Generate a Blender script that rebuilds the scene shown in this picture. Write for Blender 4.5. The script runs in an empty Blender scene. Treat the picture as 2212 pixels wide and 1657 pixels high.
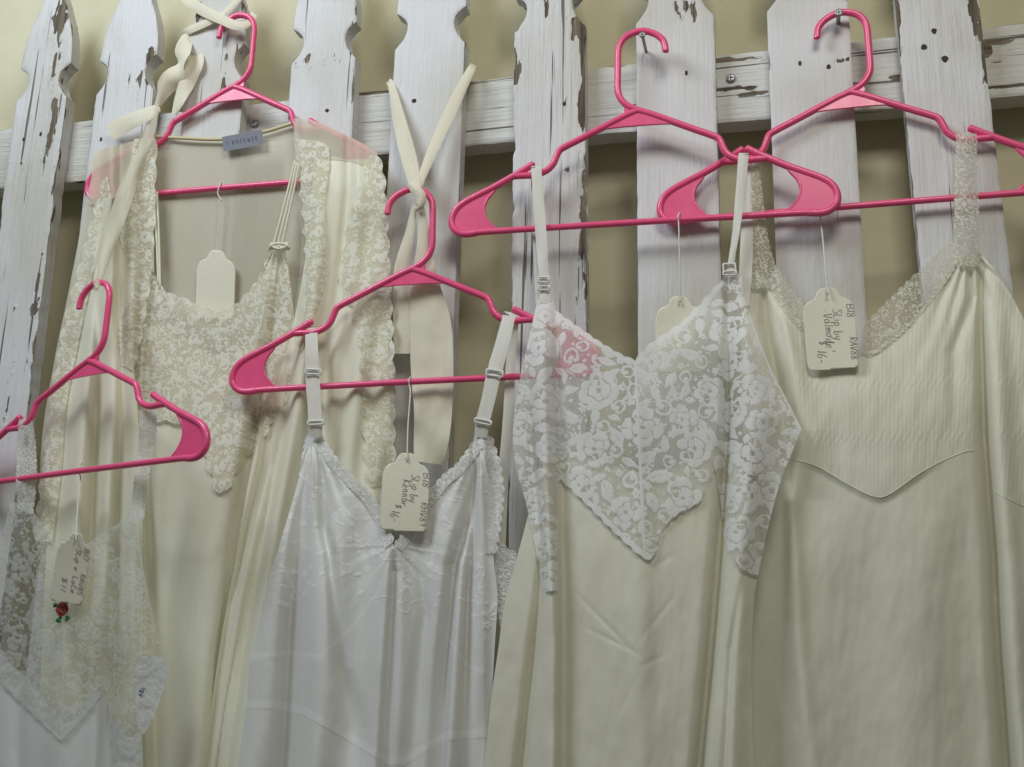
import bpy, math
import numpy as np
from mathutils import Matrix, Vector

# ------------------------------------------------------------------ camera, light, exposure
SC = bpy.context.scene
COL = SC.collection
F_PX, CX, CY = 2500.0, 1105.5, 828.5            # focal length and centre on a 2211 x 1657 photo
DIST = 1.22
_V = np.array([225.0, -9130.0, F_PX]); _H = np.array([10800.0, -457.0, -F_PX])
_z = _V / np.linalg.norm(_V)
_x = _H - (_H @ _z) * _z; _x /= np.linalg.norm(_x)
_y = np.cross(_z, _x)
RW = np.stack([_x, _y, _z])                      # rows: world axes seen in camera axes (right, down, forward)
CAM = -RW @ np.array([0, 0, DIST])
cd = bpy.data.cameras.new('camera'); cam = bpy.data.objects.new('camera', cd); COL.objects.link(cam)
_m = Matrix.Identity(4)
for i in range(3):
    _m[i][0] = RW[i, 0]; _m[i][1] = -RW[i, 1]; _m[i][2] = -RW[i, 2]; _m[i][3] = CAM[i]
cam.matrix_world = _m
cd.sensor_fit = 'HORIZONTAL'; cd.sensor_width = 36.0; cd.lens = 36.0 * F_PX / 2211.0
cd.clip_start = 0.02; cd.clip_end = 50
SC.camera = cam

w = bpy.data.worlds.new('World'); SC.world = w; w.use_nodes = True
w.node_tree.nodes['Background'].inputs[0].default_value = (0.96, 0.98, 0.86, 1)
w.node_tree.nodes['Background'].inputs[1].default_value = 0.13

def area(name, loc, target, sx, sy, power, col):
    l = bpy.data.lights.new(name, 'AREA'); l.shape = 'RECTANGLE'; l.size = sx; l.size_y = sy
    l.energy = power; l.color = col
    o = bpy.data.objects.new(name, l); COL.objects.link(o); o.location = loc
    o.rotation_euler = (Vector(target) - Vector(loc)).to_track_quat('-Z', 'Y').to_euler()
area('window_light', (-0.75, -0.90, 1.05), (-0.02, 0, 0.0), 0.6, 0.5, 14.5, (0.84, 0.93, 1.0))
area('ceiling_lamp', (0.45, -1.15, 0.98), (0.08, 0, 0.0), 0.5, 0.4, 9.0, (1.0, 0.96, 0.86))
SC.view_settings.view_transform = 'Standard'; SC.view_settings.look = 'None'
SC.view_settings.exposure = -0.22; SC.view_settings.gamma = 1.0
SC.cycles.max_bounces = 10; SC.cycles.transparent_max_bounces = 24; SC.cycles.diffuse_bounces = 4

# ------------------------------------------------------------------ helpers: unprojection, noise, meshes
def P(px, py, d):
    """photo position (2211 x 1657) at a distance d (metres) in front of the picket faces -> world"""
    px, py, d = np.broadcast_arrays(np.asarray(px, float), np.asarray(py, float), np.asarray(d, float))
    r = np.stack([px - CX, py - CY, np.full(px.shape, F_PX)], -1) @ RW.T
    t = (-d - CAM[1]) / r[..., 1]
    return CAM + t[..., None] * r

_rt = np.random.default_rng(11).random((256, 256))
def vnoise(x, y):
    xi = np.floor(x).astype(int); yi = np.floor(y).astype(int)
    fx = x - xi; fy = y - yi; fx = fx * fx * (3 - 2 * fx); fy = fy * fy * (3 - 2 * fy)
    a = _rt[xi & 255, yi & 255]; b = _rt[(xi + 1) & 255, yi & 255]
    c = _rt[xi & 255, (yi + 1) & 255]; d = _rt[(xi + 1) & 255, (yi + 1) & 255]
    return (a * (1 - fx) + b * fx) * (1 - fy) + (c * (1 - fx) + d * fx) * fy
def fbm(x, y, o=4):
    s = 0; a = 0.5; t = 0
    for i in range(o):
        s = s + a * vnoise(x * 2 ** i + 17.3 * i, y * 2 ** i + 5.1 * i); t += a; a *= 0.5
    return s / t
def sstep(a, b, x):
    t = np.clip((x - a) / (b - a), 0, 1); return t * t * (3 - 2 * t)

def curve(pts, n=8, closed=False):
    """Catmull-Rom through the points; a repeated point makes a corner"""
    p = np.asarray(pts, float); N = len(p); out = []
    rng = range(N) if closed else range(N - 1)
    for i in rng:
        p1, p2 = p[i], p[(i + 1) % N]
        if np.allclose(p1[:2], p2[:2]): continue
        p0 = p[i - 1] if (closed or i > 0) else p1
        p3 = p[(i + 2) % N] if (closed or i + 2 < N) else p2
        t = np.linspace(0, 1, n, endpoint=False)[:, None]
        out.append(0.5 * (2 * p1 + (p2 - p0) * t + (2 * p0 - 5 * p1 + 4 * p2 - p3) * t ** 2 + (3 * p1 - p0 - 3 * p2 + p3) * t ** 3))
    r = np.concatenate(out)
    return r if closed else np.vstack([r, p[-1]])

def scallop(pts, wave, amp, side=1):
    """scalloped edge along an open curve, bulging to one side"""
    c = curve(pts, 10); seg = np.linalg.norm(np.diff(c, axis=0), axis=1); s = np.r_[0, np.cumsum(seg)]
    n = max(1, round(s[-1] / wave)); m = n * 9
    q = np.linspace(0, s[-1], m + 1); x = np.interp(q, s, c[:, 0]); y = np.interp(q, s, c[:, 1])
    tx = np.gradient(x); ty = np.gradient(y); L = np.hypot(tx, ty) + 1e-9
    h = amp * np.abs(np.sin(np.pi * q / s[-1] * n)) * side
    return np.stack([x - ty / L * h, y + tx / L * h], 1)

def sdf(poly, X, Y):
    """signed distance to a polygon, positive inside"""
    a = np.asarray(poly, np.float32); b = np.roll(a, -1, 0)
    X = np.asarray(X, np.float32); Y = np.asarray(Y, np.float32); out = np.empty(X.shape)
    for k in range(0, X.size, 20000):
        x = X.ravel()[k:k + 20000, None]; y = Y.ravel()[k:k + 20000, None]
        ex, ey = (b - a)[:, 0], (b - a)[:, 1]; L = ex * ex + ey * ey + 1e-12
        t = np.clip(((x - a[:, 0]) * ex + (y - a[:, 1]) * ey) / L, 0, 1)
        d = np.sqrt(((x - a[:, 0] - t * ex) ** 2 + (y - a[:, 1] - t * ey) ** 2).min(1))
        cr = ((a[:, 1] > y) != (b[:, 1] > y)) & (x < ex * (y - a[:, 1]) / (ey + (np.abs(ey) < 1e-12) * 1e-12) + a[:, 0])
        out.ravel()[k:k + 20000] = np.where(cr.sum(1) % 2 == 1, d, -d)
    return out

def clip_grid(poly, stepx, stepy=None):
    """triangulated grid cut to a polygon -> (points, triangles)"""
    stepy = stepy or stepx
    poly = np.asarray(poly, float); lo = poly.min(0) - 1e-6; hi = poly.max(0) + 1e-6
    nx = int((hi[0] - lo[0]) / stepx) + 2; ny = int((hi[1] - lo[1]) / stepy) + 2
    gx, gy = np.meshgrid(np.linspace(lo[0] - stepx * .3, hi[0] + stepx * .3, nx), np.linspace(lo[1] - stepy * .3, hi[1] + stepy * .3, ny), indexing='ij')
    s = sdf(poly, gx, gy).ravel(); V = np.stack([gx.ravel(), gy.ravel()], 1)
    I = np.arange(nx * ny).reshape(nx, ny)
    a, b, c, d = I[:-1, :-1].ravel(), I[1:, :-1].ravel(), I[1:, 1:].ravel(), I[:-1, 1:].ravel()
    T = np.concatenate([np.stack([a, b, c], 1), np.stack([a, c, d], 1)])
    ins = s[T] > 0; k = ins.sum(1)
    tris = [V[T[k == 3]]]
    def cut(i, j):
        t = (s[i] / (s[i] - s[j]))[:, None]; return V[i] * (1 - t) + V[j] * t
    for n in (1, 2):
        Q = T[k == n]; q = ins[k == n]
        if not len(Q): continue
        r = np.argmax(q if n == 1 else ~q, 1); ar = np.arange(len(Q))
        A, B, C = Q[ar, r], Q[ar, (r + 1) % 3], Q[ar, (r + 2) % 3]
        if n == 1: tris.append(np.stack([V[A], cut(A, B), cut(A, C)], 1))
        else:
            m1 = cut(B, A); m2 = cut(C, A)
            tris.append(np.stack([m1, V[B], V[C]], 1)); tris.append(np.stack([m1, V[C], m2], 1))
    tr = np.concatenate(tris); flat = tr.reshape(-1, 2)
    key = np.round(flat / (stepx * 1e-3)).astype(np.int64)
    _, idx, inv = np.unique(key, axis=0, return_index=True, return_inverse=True)
    inv = inv.reshape(-1, 3)
    ok = (inv[:, 0] != inv[:, 1]) & (inv[:, 1] != inv[:, 2]) & (inv[:, 0] != inv[:, 2])
    return flat[idx], inv[ok]

def link(o, parent=None):
    COL.objects.link(o)
    if parent is not None:
        o.parent = parent
        off = Vector(parent.location) if parent.type == 'EMPTY' else Vector((0, 0, 0))
        o.matrix_parent_inverse = Matrix.Translation(-off)
    return o
def mesh(name, V, faces, mat, parent=None, attrs=None, smooth=True):
    me = bpy.data.meshes.new(name); V = np.asarray(V, float)
    if isinstance(faces, np.ndarray):
        n, k = faces.shape
        me.vertices.add(len(V)); me.vertices.foreach_set('co', V.astype(np.float32).ravel())
        me.loops.add(n * k); me.loops.foreach_set('vertex_index', faces.astype(np.int32).ravel())
        me.polygons.add(n); me.polygons.foreach_set('loop_start', np.arange(0, n * k, k, dtype=np.int32))
        me.update(calc_edges=True)
    else:
        me.from_pydata(V.tolist(), [], faces)
    if attrs:
        for a, v in attrs.items():
            at = me.attributes.new(a, 'FLOAT', 'POINT'); at.data.foreach_set('value', np.asarray(v, np.float32))
    me.polygons.foreach_set('use_smooth', [smooth] * len(me.polygons))
    me.materials.append(mat)
    return link(bpy.data.objects.new(name, me), parent)
def thing(name, label, cat, loc, group=None):
    o = bpy.data.objects.new(name, None); o.empty_display_size = 0.02; COL.objects.link(o)
    o.location = [float(v) for v in loc]; o['label'] = label; o['category'] = cat
    if group: o['group'] = group
    return o

def tube_geo(pts, r, seg=8, cap=True):
    p = np.asarray(pts, float); n = len(p); r = np.broadcast_to(np.asarray(r, float), (n,))
    t = np.gradient(p, axis=0); t /= np.linalg.norm(t, axis=1)[:, None] + 1e-12
    u = np.cross(t[0], [0.13, 0.91, 0.31]); u /= np.linalg.norm(u); V = []
    for i in range(n):
        u = u - (u @ t[i]) * t[i]; u /= np.linalg.norm(u); v = np.cross(t[i], u)
        a = np.arange(seg) * 2 * np.pi / seg
        V.append(p[i] + r[i] * (np.cos(a)[:, None] * u + np.sin(a)[:, None] * v))
    V = np.concatenate(V); Fc = []
    for i in range(n - 1):
        for k in range(seg):
            k2 = (k + 1) % seg
            Fc.append((i * seg + k, i * seg + k2, (i + 1) * seg + k2, (i + 1) * seg + k))
    if cap:
        b = len(V); V = np.vstack([V, p[0] - t[0] * r[0] * .5, p[-1] + t[-1] * r[-1] * .5])
        for k in range(seg):
            k2 = (k + 1) % seg
            Fc.append((b, k2, k)); Fc.append((b + 1, (n - 1) * seg + k, (n - 1) * seg + k2))
    return V, Fc
def join(parts):
    V = []; Fc = []; n = 0
    for v, f in parts:
        V.append(v); Fc += [tuple(int(i) + n for i in q) for q in f]; n += len(v)
    return np.concatenate(V), Fc
def tube(name, pts, r, mat, parent=None, seg=8):
    V, Fc = tube_geo(pts, r, seg); return mesh(name, V, Fc, mat, parent)
def ptube(name, pp, r, mat, parent, n=8, seg=6):
    """tube through photo points (x, y, d)"""
    c = curve(pp, n); return tube(name, P(c[:, 0], c[:, 1], c[:, 2]), r, mat, parent, seg)

# ------------------------------------------------------------------ materials
def nodes(name):
    m = bpy.data.materials.new(name); m.use_nodes = True; nt = m.node_tree; nt.nodes.clear()
    def N(t, **kw):
        n = nt.nodes.new(t)
        for k, v in kw.items():
            if k == 'i':
                for a, b in v.items():
                    if isinstance(b, bpy.types.NodeSocket): nt.links.new(b, n.inputs[a])
                    else: n.inputs[a].default_value = b
            else: setattr(n, k, v)
        return n
    return m, nt, N
def ramp(N, fac, stops):
    r = N('ShaderNodeValToRGB', i={0: fac}); e = r.color_ramp.elements
    e[0].position, e[0].color = stops[0][0], (*stops[0][1], 1); e[1].position, e[1].color = stops[1][0], (*stops[1][1], 1)
    for s in stops[2:]:
        q = e.new(s[0]); q.color = (*s[1], 1)
    return r.outputs[0]
def mrange(N, v, a, b, c=0.0, d=1.0):
    return N('ShaderNodeMapRange', i={0: v, 1: a, 2: b, 3: c, 4: d}).outputs[0]
def mixc(N, f, a, b, mode='MIX'):
    n = N('ShaderNodeMix', data_type='RGBA', blend_type=mode)
    for k, v in ((0, f), (6, a), (7, b)):
        if isinstance(v, bpy.types.NodeSocket): n.id_data.links.new(v, n.inputs[k])
        else: n.inputs[k].default_value = (*v, 1) if isinstance(v, tuple) and len(v) == 3 else v
    return n.outputs[2]
def coords(N, scale):
    tc = N('ShaderNodeTexCoord'); mp = N('ShaderNodeMapping', i={0: tc.outputs['Object'], 3: scale}); return mp.outputs[0]
def out(nt, N, sh): nt.links.new(sh, N('ShaderNodeOutputMaterial').inputs[0])

def paint_mat(name, axis, tint=(0.665, 0.665, 0.685)):
    m, nt, N = nodes(name)
    sc = (260, 260, 9) if axis == 'z' else (9, 260, 260)
    sc2 = (90, 90, 14) if axis == 'z' else (14, 90, 90)
    grain = N('ShaderNodeTexNoise', i={0: coords(N, sc), 'Scale': 1.0, 'Detail': 5.0, 'Roughness': 0.6}).outputs[0]
    flake = N('ShaderNodeTexNoise', i={0: coords(N, sc2), 'Scale': 2.2, 'Detail': 6.0, 'Roughness': 0.65}).outputs[0]
    dirt = N('ShaderNodeTexNoise', i={0: coords(N, (6, 6, 4)), 'Scale': 1.5, 'Detail': 5.0}).outputs[0]
    chip = N('ShaderNodeAttribute', attribute_name='chip').outputs['Fac']
    wear = N('ShaderNodeAttribute', attribute_name='wear').outputs['Fac']
    c = N('ShaderNodeMath', operation='MULTIPLY_ADD', i={0: flake, 1: 0.55, 2: chip}).outputs[0]
    e = mrange(N, c, 0.27, 0.30)
    # thin splits along the grain
    split = N('ShaderNodeTexNoise', i={0: coords(N, (170, 170, 3.5) if axis == 'z' else (3.5, 170, 170)), 'Scale': 1.0, 'Detail': 3.0}).outputs[0]
    sp = N('ShaderNodeMath', operation='MULTIPLY_ADD', i={0: wear, 1: 0.10, 2: split}).outputs[0]
    spf = mrange(N, sp, 0.725, 0.755)
    wood = ramp(N, grain, [(0.3, (0.04, 0.034, 0.027)), (0.55, (0.17, 0.135, 0.095)), (0.75, (0.30, 0.26, 0.20))])
    white = mixc(N, mrange(N, dirt, 0.42, 0.68), tint, (tint[0] * .82, tint[1] * .79, tint[2] * .70))
    white = mixc(N, mrange(N, grain, 0.62, 0.75, 0, 0.35), white, (0.5, 0.47, 0.42))
    col = mixc(N, e, white, wood)
    col = mixc(N, spf, col, (0.13, 0.11, 0.09))
    h = N('ShaderNodeMath', operation='MULTIPLY', i={0: grain, 1: N('ShaderNodeMath', operation='MULTIPLY_ADD', i={0: wear, 1: 1.0, 2: 0.25}).outputs[0]}).outputs[0]
    h = N('ShaderNodeMath', operation='MULTIPLY_ADD', i={0: flake, 1: 0.55, 2: h}).outputs[0]
    h = N('ShaderNodeMath', operation='SUBTRACT', i={0: h, 1: N('ShaderNodeMath', operation='MULTIPLY', i={0: N('ShaderNodeMath', operation='MAXIMUM', i={0: e, 1: spf}).outputs[0], 1: 0.9}).outputs[0]}).outputs[0]
    b = N('ShaderNodeBump', i={'Height': h, 'Strength': 0.85, 'Distance': 0.0019})
    p = N('ShaderNodeBsdfPrincipled', i={'Base Color': col, 'Roughness': mrange(N, e, 0, 1, 0.5, 0.9), 'Normal': b.outputs[0]})
    out(nt, N, p.outputs[0]); return m

def plain(name, col, rough=0.5, metal=0.0, sss=0.0, bump=None, spec=0.5, coat=0.0):
    m, nt, N = nodes(name)
    n = N('ShaderNodeTexNoise', i={0: coords(N, (1, 1, 1)), 'Scale': bump[0] if bump else 60.0, 'Detail': 4.0}).outputs[0]
    c = mixc(N, mrange(N, n, 0.35, 0.7), tuple(v * 0.93 for v in col), col)
    kw = {'Base Color': c, 'Roughness': mrange(N, n, 0.3, 0.7, rough * .85, min(1, rough * 1.15)), 'Metallic': metal, 'Specular IOR Level': spec, 'Coat Weight': coat}
    if sss: kw['Subsurface Weight'] = sss; kw['Subsurface Scale'] = 0.004
    if bump: kw['Normal'] = N('ShaderNodeBump', i={'Height': n, 'Strength': bump[1], 'Distance': 0.001}).outputs[0]
    p = N('ShaderNodeBsdfPrincipled', i=kw); out(nt, N, p.outputs[0]); return m

def cloth(name, col, alpha=1.0, transl=0.15, rough=0.5, spec=0.35, lace=None, tone=None, weave=0.25):
    """fabric; lace = (net alpha, thread colour) uses the 'lace' attribute (cm, positive on the motifs)"""
    m, nt, N = nodes(name)
    fine = N('ShaderNodeTexNoise', i={0: coords(N, (900, 900, 420)), 'Scale': 1.0, 'Detail': 2.0}).outputs[0]
    cloud = N('ShaderNodeTexNoise', i={0: coords(N, (1, 1, 0.5)), 'Scale': 22.0, 'Detail': 4.0}).outputs[0]
    c = mixc(N, mrange(N, cloud, 0.35, 0.7), col, (col[0] * .96, col[1] * .95, col[2] * .92))
    streak = N('ShaderNodeTexNoise', i={0: coords(N, (240, 240, 7)), 'Scale': 1.0, 'Detail': 3.0}).outputs[0]
    c = mixc(N, mrange(N, streak, 0.38, 0.66), c, (col[0] * .97, col[1] * .965, col[2] * .95))
    rough = mrange(N, streak, 0.3, 0.7, max(0.05, rough - .07), rough + .10)
    h = N('ShaderNodeMath', operation='MULTIPLY_ADD', i={0: streak, 1: 0.3, 2: fine}).outputs[0]; al = alpha
    if tone:
        t = N('ShaderNodeAttribute', attribute_name='tone').outputs['Fac']
        c = mixc(N, t, c, tone)
    if lace:
        L = N('ShaderNodeAttribute', attribute_name='lace').outputs['Fac']
        Ln = N('ShaderNodeMath', operation='MULTIPLY_ADD', i={0: fine, 1: 0.05, 2: L}).outputs[0]
        on = mrange(N, Ln, 0.015, 0.05)
        c = mixc(N, on, c, lace[1])
        net = N('ShaderNodeTexVoronoi', feature='DISTANCE_TO_EDGE', i={0: coords(N, (1, 1, 1)), 'Scale': 620.0}).outputs[0]
        na = mrange(N, net, 0.05, 0.35, min(1, lace[0] * 1.7), lace[0] * 0.55)
        al = N('ShaderNodeMix', i={0: on, 2: na, 3: lace[2] if len(lace) > 2 else 0.97}).outputs[0]
        h = N('ShaderNodeMath', operation='MULTIPLY_ADD', i={0: on, 1: 0.8, 2: h}).outputs[0]
    b = N('ShaderNodeBump', i={'Height': h, 'Strength': weave, 'Distance': 0.0006}).outputs[0]
    p = N('ShaderNodeBsdfPrincipled', i={'Base Color': c, 'Roughness': rough, 'Specular IOR Level': spec, 'Normal': b, 'Sheen Weight': 0.15, 'Sheen Roughness': 0.4})
    tr = N('ShaderNodeBsdfTranslucent', i={0: c, 1: b})
    sh = N('ShaderNodeMixShader', i={0: transl, 1: p.outputs[0], 2: tr.outputs[0]}).outputs[0]
    if lace or alpha < 1:
        sh = N('ShaderNodeMixShader', i={0: al, 1: N('ShaderNodeBsdfTransparent').outputs[0], 2: sh}).outputs[0]
    out(nt, N, sh); return m

M = {}
M['paint'] = paint_mat('white_flaking_paint', 'z')
M['rail'] = paint_mat('white_flaking_rail_paint', 'x', (0.62, 0.62, 0.60))
M['pink'] = plain('pink_plastic', (0.87, 0.10, 0.27), 0.32, sss=0.25, coat=0.15)
M['steel'] = plain('grey_steel', (0.35, 0.36, 0.38), 0.4, metal=0.8)
M['rust'] = plain('dark_rusty_nail', (0.045, 0.032, 0.025), 0.8)
M['card'] = plain('cream_card', (0.80, 0.77, 0.64), 0.75, bump=(350, 0.12))
M['ink'] = plain('dark_ink', (0.15, 0.145, 0.16), 0.6)
M['blue_ink'] = plain('blue_ink', (0.10, 0.11, 0.24), 0.7)
M['string'] = plain('white_cotton_string', (0.80, 0.78, 0.70), 0.9, bump=(900, 0.5))
M['red'] = plain('red_satin_rose', (0.46, 0.10, 0.085), 0.8)
M['green'] = plain('green_ribbon_leaf', (0.02, 0.16, 0.025), 0.5)
M['clear'] = plain('white_plastic_slider', (0.80, 0.80, 0.78), 0.35)
M['cream'] = cloth('cream_satin', (0.91, 0.90, 0.755), rough=0.42)
M['sheer'] = cloth('sheer_cream_chiffon', (0.84, 0.82, 0.70), alpha=0.34, transl=0.35, rough=0.6)
M['sheer_back'] = cloth('sheer_cream_chiffon_back', (0.78, 0.75, 0.62), alpha=0.82, transl=0.3, rough=0.6)
M['yoke'] = cloth('sheer_cream_yoke', (0.82, 0.79, 0.66), alpha=0.62, transl=0.3, rough=0.6)
M['binding'] = cloth('yellowed_binding', (0.78, 0.70, 0.46), rough=0.6)
M['cream_lace'] = cloth('cream_lace', (0.84, 0.81, 0.65), transl=0.25, rough=0.7, lace=(0.52, (0.91, 0.90, 0.80)), weave=0.5)
M['white'] = cloth('white_cotton_satin', (0.82, 0.83, 0.83), rough=0.45, lace=None, tone=(0.86, 0.86, 0.86))
M['white_lining'] = cloth('white_embroidered_cotton', (0.845, 0.85, 0.845), rough=0.45, tone=(0.95, 0.95, 0.95), weave=0.4)
M['white_edge'] = cloth('white_edging_lace', (0.80, 0.80, 0.78), rough=0.6, lace=(0.55, (0.88, 0.88, 0.87)), weave=0.5)
M['elastic'] = cloth('white_elastic_strap', (0.80, 0.79, 0.74), rough=0.55, weave=0.4)
M['floral_lace'] = cloth('white_floral_lace', (0.83, 0.825, 0.76), transl=0.3, rough=0.6, lace=(0.40, (0.92, 0.92, 0.92)), weave=0.5)
M['ivory'] = cloth('ivory_satin', (0.83, 0.82, 0.70), rough=0.45, spec=0.45)
M['ivory2'] = cloth('pale_ivory_nylon', (0.85, 0.84, 0.72), rough=0.5, spec=0.35)
M['ivory_lace'] = cloth('ivory_lace', (0.78, 0.75, 0.63), transl=0.3, rough=0.7, lace=(0.34, (0.86, 0.84, 0.76)), weave=0.5)
M['ghost_lace'] = cloth('sheer_white_lace', (0.72, 0.72, 0.67), transl=0.35, rough=0.7, lace=(0.19, (0.79, 0.80, 0.77), 0.60), weave=0.5)
M['strap_lace'] = cloth('white_strap_lace', (0.76, 0.77, 0.73), transl=0.3, rough=0.7, lace=(0.5, (0.86, 0.87, 0.84), 0.9), weave=0.5)
M['ghost_satin'] = cloth('bluish_white_satin', (0.77, 0.79, 0.80), rough=0.42)
M['muslin'] = cloth('cream_muslin', (0.84, 0.80, 0.66), rough=0.8, weave=0.5)
M['patch'] = cloth('white_care_label', (0.84, 0.86, 0.90), rough=0.6)
M['blue_label'] = cloth('blue_woven_label', (0.25, 0.27, 0.33), rough=0.7)

def wall_mat():
    m, nt, N = nodes('olive_cream_wall')
    a = N('ShaderNodeTexNoise', i={0: coords(N, (1, 1, 1)), 'Scale': 5.0, 'Detail': 8.0, 'Roughness': 0.62}).outputs[0]
    b = N('ShaderNodeTexNoise', i={0: coords(N, (1, 1, 1)), 'Scale': 260.0, 'Detail': 3.0}).outputs[0]
    c = ramp(N, a, [(0.3, (0.55, 0.51, 0.34)), (0.7, (0.70, 0.66, 0.48))])
    bp = N('ShaderNodeBump', i={'Height': b, 'Strength': 0.15, 'Distance': 0.001}).outputs[0]
    p = N('ShaderNodeBsdfPrincipled', i={'Base Color': c, 'Roughness': 0.7, 'Normal': bp}); out(nt, N, p.outputs[0]); return m
M['wall'] = wall_mat()
# ------------------------------------------------------------------ wall
WALL_Y = 0.072
wv = [(-2.2, WALL_Y, -1.6), (2.2, WALL_Y, -1.6), (2.2, WALL_Y, 1.8), (-2.2, WALL_Y, 1.8)]
wl = mesh('wall', wv, [(0, 1, 2, 3)], M['wall']); wl['kind'] = 'structure'

# ------------------------------------------------------------------ picket fence
fence = thing('picket_fence', 'white flaking picket fence with notched boards behind the hanging garments', 'fence', (0, 0.03, -0.5))
PICK_T = 0.019
def board(name, poly, y0, thick, mat, parent, seed, wear, thr, along='z', chips=(), edge=0.24, step=0.002):
    """a painted board cut from an outline in the fence plane, with chipped paint stored per vertex"""
    poly = np.asarray(poly)
    V2, T = clip_grid(poly, step, step)
    x, z = V2[:, 0], V2[:, 1]; e = sdf(poly, x, z)
    g = (x, z) if along == 'z' else (z, x)
    n1 = fbm(g[0] * 95 + seed * 7.1, g[1] * 13 + seed * 3.3, 5); n2 = fbm(g[0] * 40 + seed, g[1] * 5 + seed * 2.2, 3)
    n3 = fbm(g[0] * 300 + seed * 2, g[1] * 70 + seed, 4)
    chip = (n1 - thr + 0.035) * 1.2 + (n2 - 0.5) * 0.5 * wear + edge * np.exp(-np.maximum(e, 0) / 0.0045) * sstep(0.42, 0.56, n2) - 0.28
    for (qx, qy, rx, ry, am) in chips:
        c = P(qx, qy, 0.0); s = 20.0 * 100
        t = ((x - c[0]) / (rx / s)) ** 2 + ((z - c[2]) / (ry / s)) ** 2
        chip = np.maximum(chip, np.where(t < 5, am * (0.75 - 0.6 * t) + (n1 - 0.5) * 3.2 * (am + .2) + (n3 - 0.5) * 1.6 - 0.32, -1))
    y = y0 + 0.0011 * np.exp(-np.maximum(e, 0) / 0.0015) + 0.0007 * sstep(-0.05, 0.1, chip)
    y = y - 0.0011 * np.exp(-((chip + 0.05) / 0.05) ** 2) * sstep(0.35, 0.6, n3)
    y = y + 0.0013 * wear * (fbm(g[0] * 260 + seed, g[1] * 9, 2) - 0.5) + 0.0012 * (fbm(x * 12 + seed, z * 12, 2) - 0.5)
    V = np.stack([x, y, z], 1); n = len(V)
    Pn = len(poly); ring0 = np.stack([poly[:, 0], np.full(Pn, y0 + 0.0011), poly[:, 1]], 1)
    ring1 = ring0.copy(); ring1[:, 1] = y0 + thick
    k = np.arange(Pn); k2 = (k + 1) % Pn
    T2 = np.concatenate([np.stack([n + k, n + k2, n + Pn + k2], 1), np.stack([n + k, n + Pn + k2, n + Pn + k], 1)])
    B2, BT = clip_grid(poly, 0.02, 0.02); back = np.stack([B2[:, 0], np.full(len(B2), y0 + thick), B2[:, 1]], 1)
    VV = np.concatenate([V, ring0, ring1, back])
    ca = np.concatenate([chip, fbm(poly[:, 0] * 60 + seed, poly[:, 1] * 22, 3) * 0.9 - 0.66 + 0.12 * wear, np.full(Pn, -0.2), np.full(len(back), -0.3)])
    o = mesh(name, VV, np.concatenate([T, T2, BT[:, ::-1] + n + 2 * Pn]), mat, parent, {'chip': ca, 'wear': np.full(len(VV), wear)})
    # keep board edges crisp
    o.data.set_sharp_from_angle(angle=math.radians(40))
    return o

def notch_profile(hw):
    s = [(hw, -1.0), (hw, -0.60), (hw, -0.30), (hw, -0.10), (hw, -0.032), (hw, -0.028), (hw - .004, -.0225), (hw - .0105, -.013), (hw - .014, -.002),
         (hw - .0128, .009), (hw - .006, .0168), (hw - .0005, .0205), (hw - .0005, .0205), (hw, .024), (hw - .002, .050), (hw - .007, .075), (hw - .014, .095), (hw - .025, .125), (hw - .038, .150), (0, .160)]
    r = curve(s, 10); r = r[1:]
    return r
#        left edge at two heights, right front edge at two heights, notch centre, wear, chip threshold, chips
PK = [((36.6, 197), (1.4, 461), (138, 253), (108, 480), 174, 0.75, 0.70, [(128, 60, 14, 170, .5), (20, 300, 12, 60, .35), (118, 260, 9, 60, .4), (92, 560, 10, 120, .4), (80, 780, 14, 120, .5), (40, 640, 8, 40, .3), (30, 780, 6, 90, .3)]),
      ((207, 197), (192, 320), (330, 197), (317, 320), 157, 0.45, 0.75, [(327, 120, 10, 26, .5), (278, 180, 5, 40, .4), (300, 165, 5, 60, .3)]),
      ((396, 183), (391, 281), (522, 215), (515, 290), 135, 0.6, 0.73, [(425, 20, 10, 40, .35), (500, 140, 10, 50, .35), (485, 170, 5, 50, .3)]),
      ((628, 138), (622, 230), (767, 121), (760, 281), 88, 0.45, 0.75, [(762, 220, 4, 70, .6), (690, 130, 30, 12, .10), (772, 10, 6, 30, .4)]),
      ((851, 112), (836, 408), (1003, 112), (990, 408), 55, 0.2, 0.80, [(853, 124, 4, 12, .6), (1000, 220, 4, 40, .4)]),
      ((1111, 98), (1104, 461), (1262, 98), (1266, 461), 17, 1.0, 0.70, [(1116, 148, 12, 34, 1.1), (1252, 55, 16, 30, 1.0), (1262, 120, 10, 60, .8), (1262, 230, 10, 60, .9), (1210, 10, 14, 40, .5), (1262, 380, 7, 90, .6), (1217, 225, 6, 24, .6), (1260, 480, 8, 120, .5), (1180, 12, 8, 40, .5), (1222, 368, 12, 4, .5), (1112, 640, 8, 60, .6)]),
      ((1371, 48), (1377, 461), (1545, 100), (1551, 450), -5, 0.4, 0.76, [(1470, 20, 10, 26, .3), (1500, 20, 6, 30, .3)]),
      ((1656, 40), (1672, 450), (1834, 30), (1857, 450), -33, 0.12, 0.82, [(1846, 105, 5, 50, .8), (1836, 130, 20, 6, .3)]),
      ((1936, 28), (1974, 461), (2117, 42), (2170, 461), -72, 0.45, 0.75, [(2108, 40, 12, 80, .9), (2128, 120, 12, 90, .9), (2135, 220, 6, 60, .5), (1937, 30, 5, 70, .5)])]
pickets = []
NOTCH_Z = []
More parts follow.
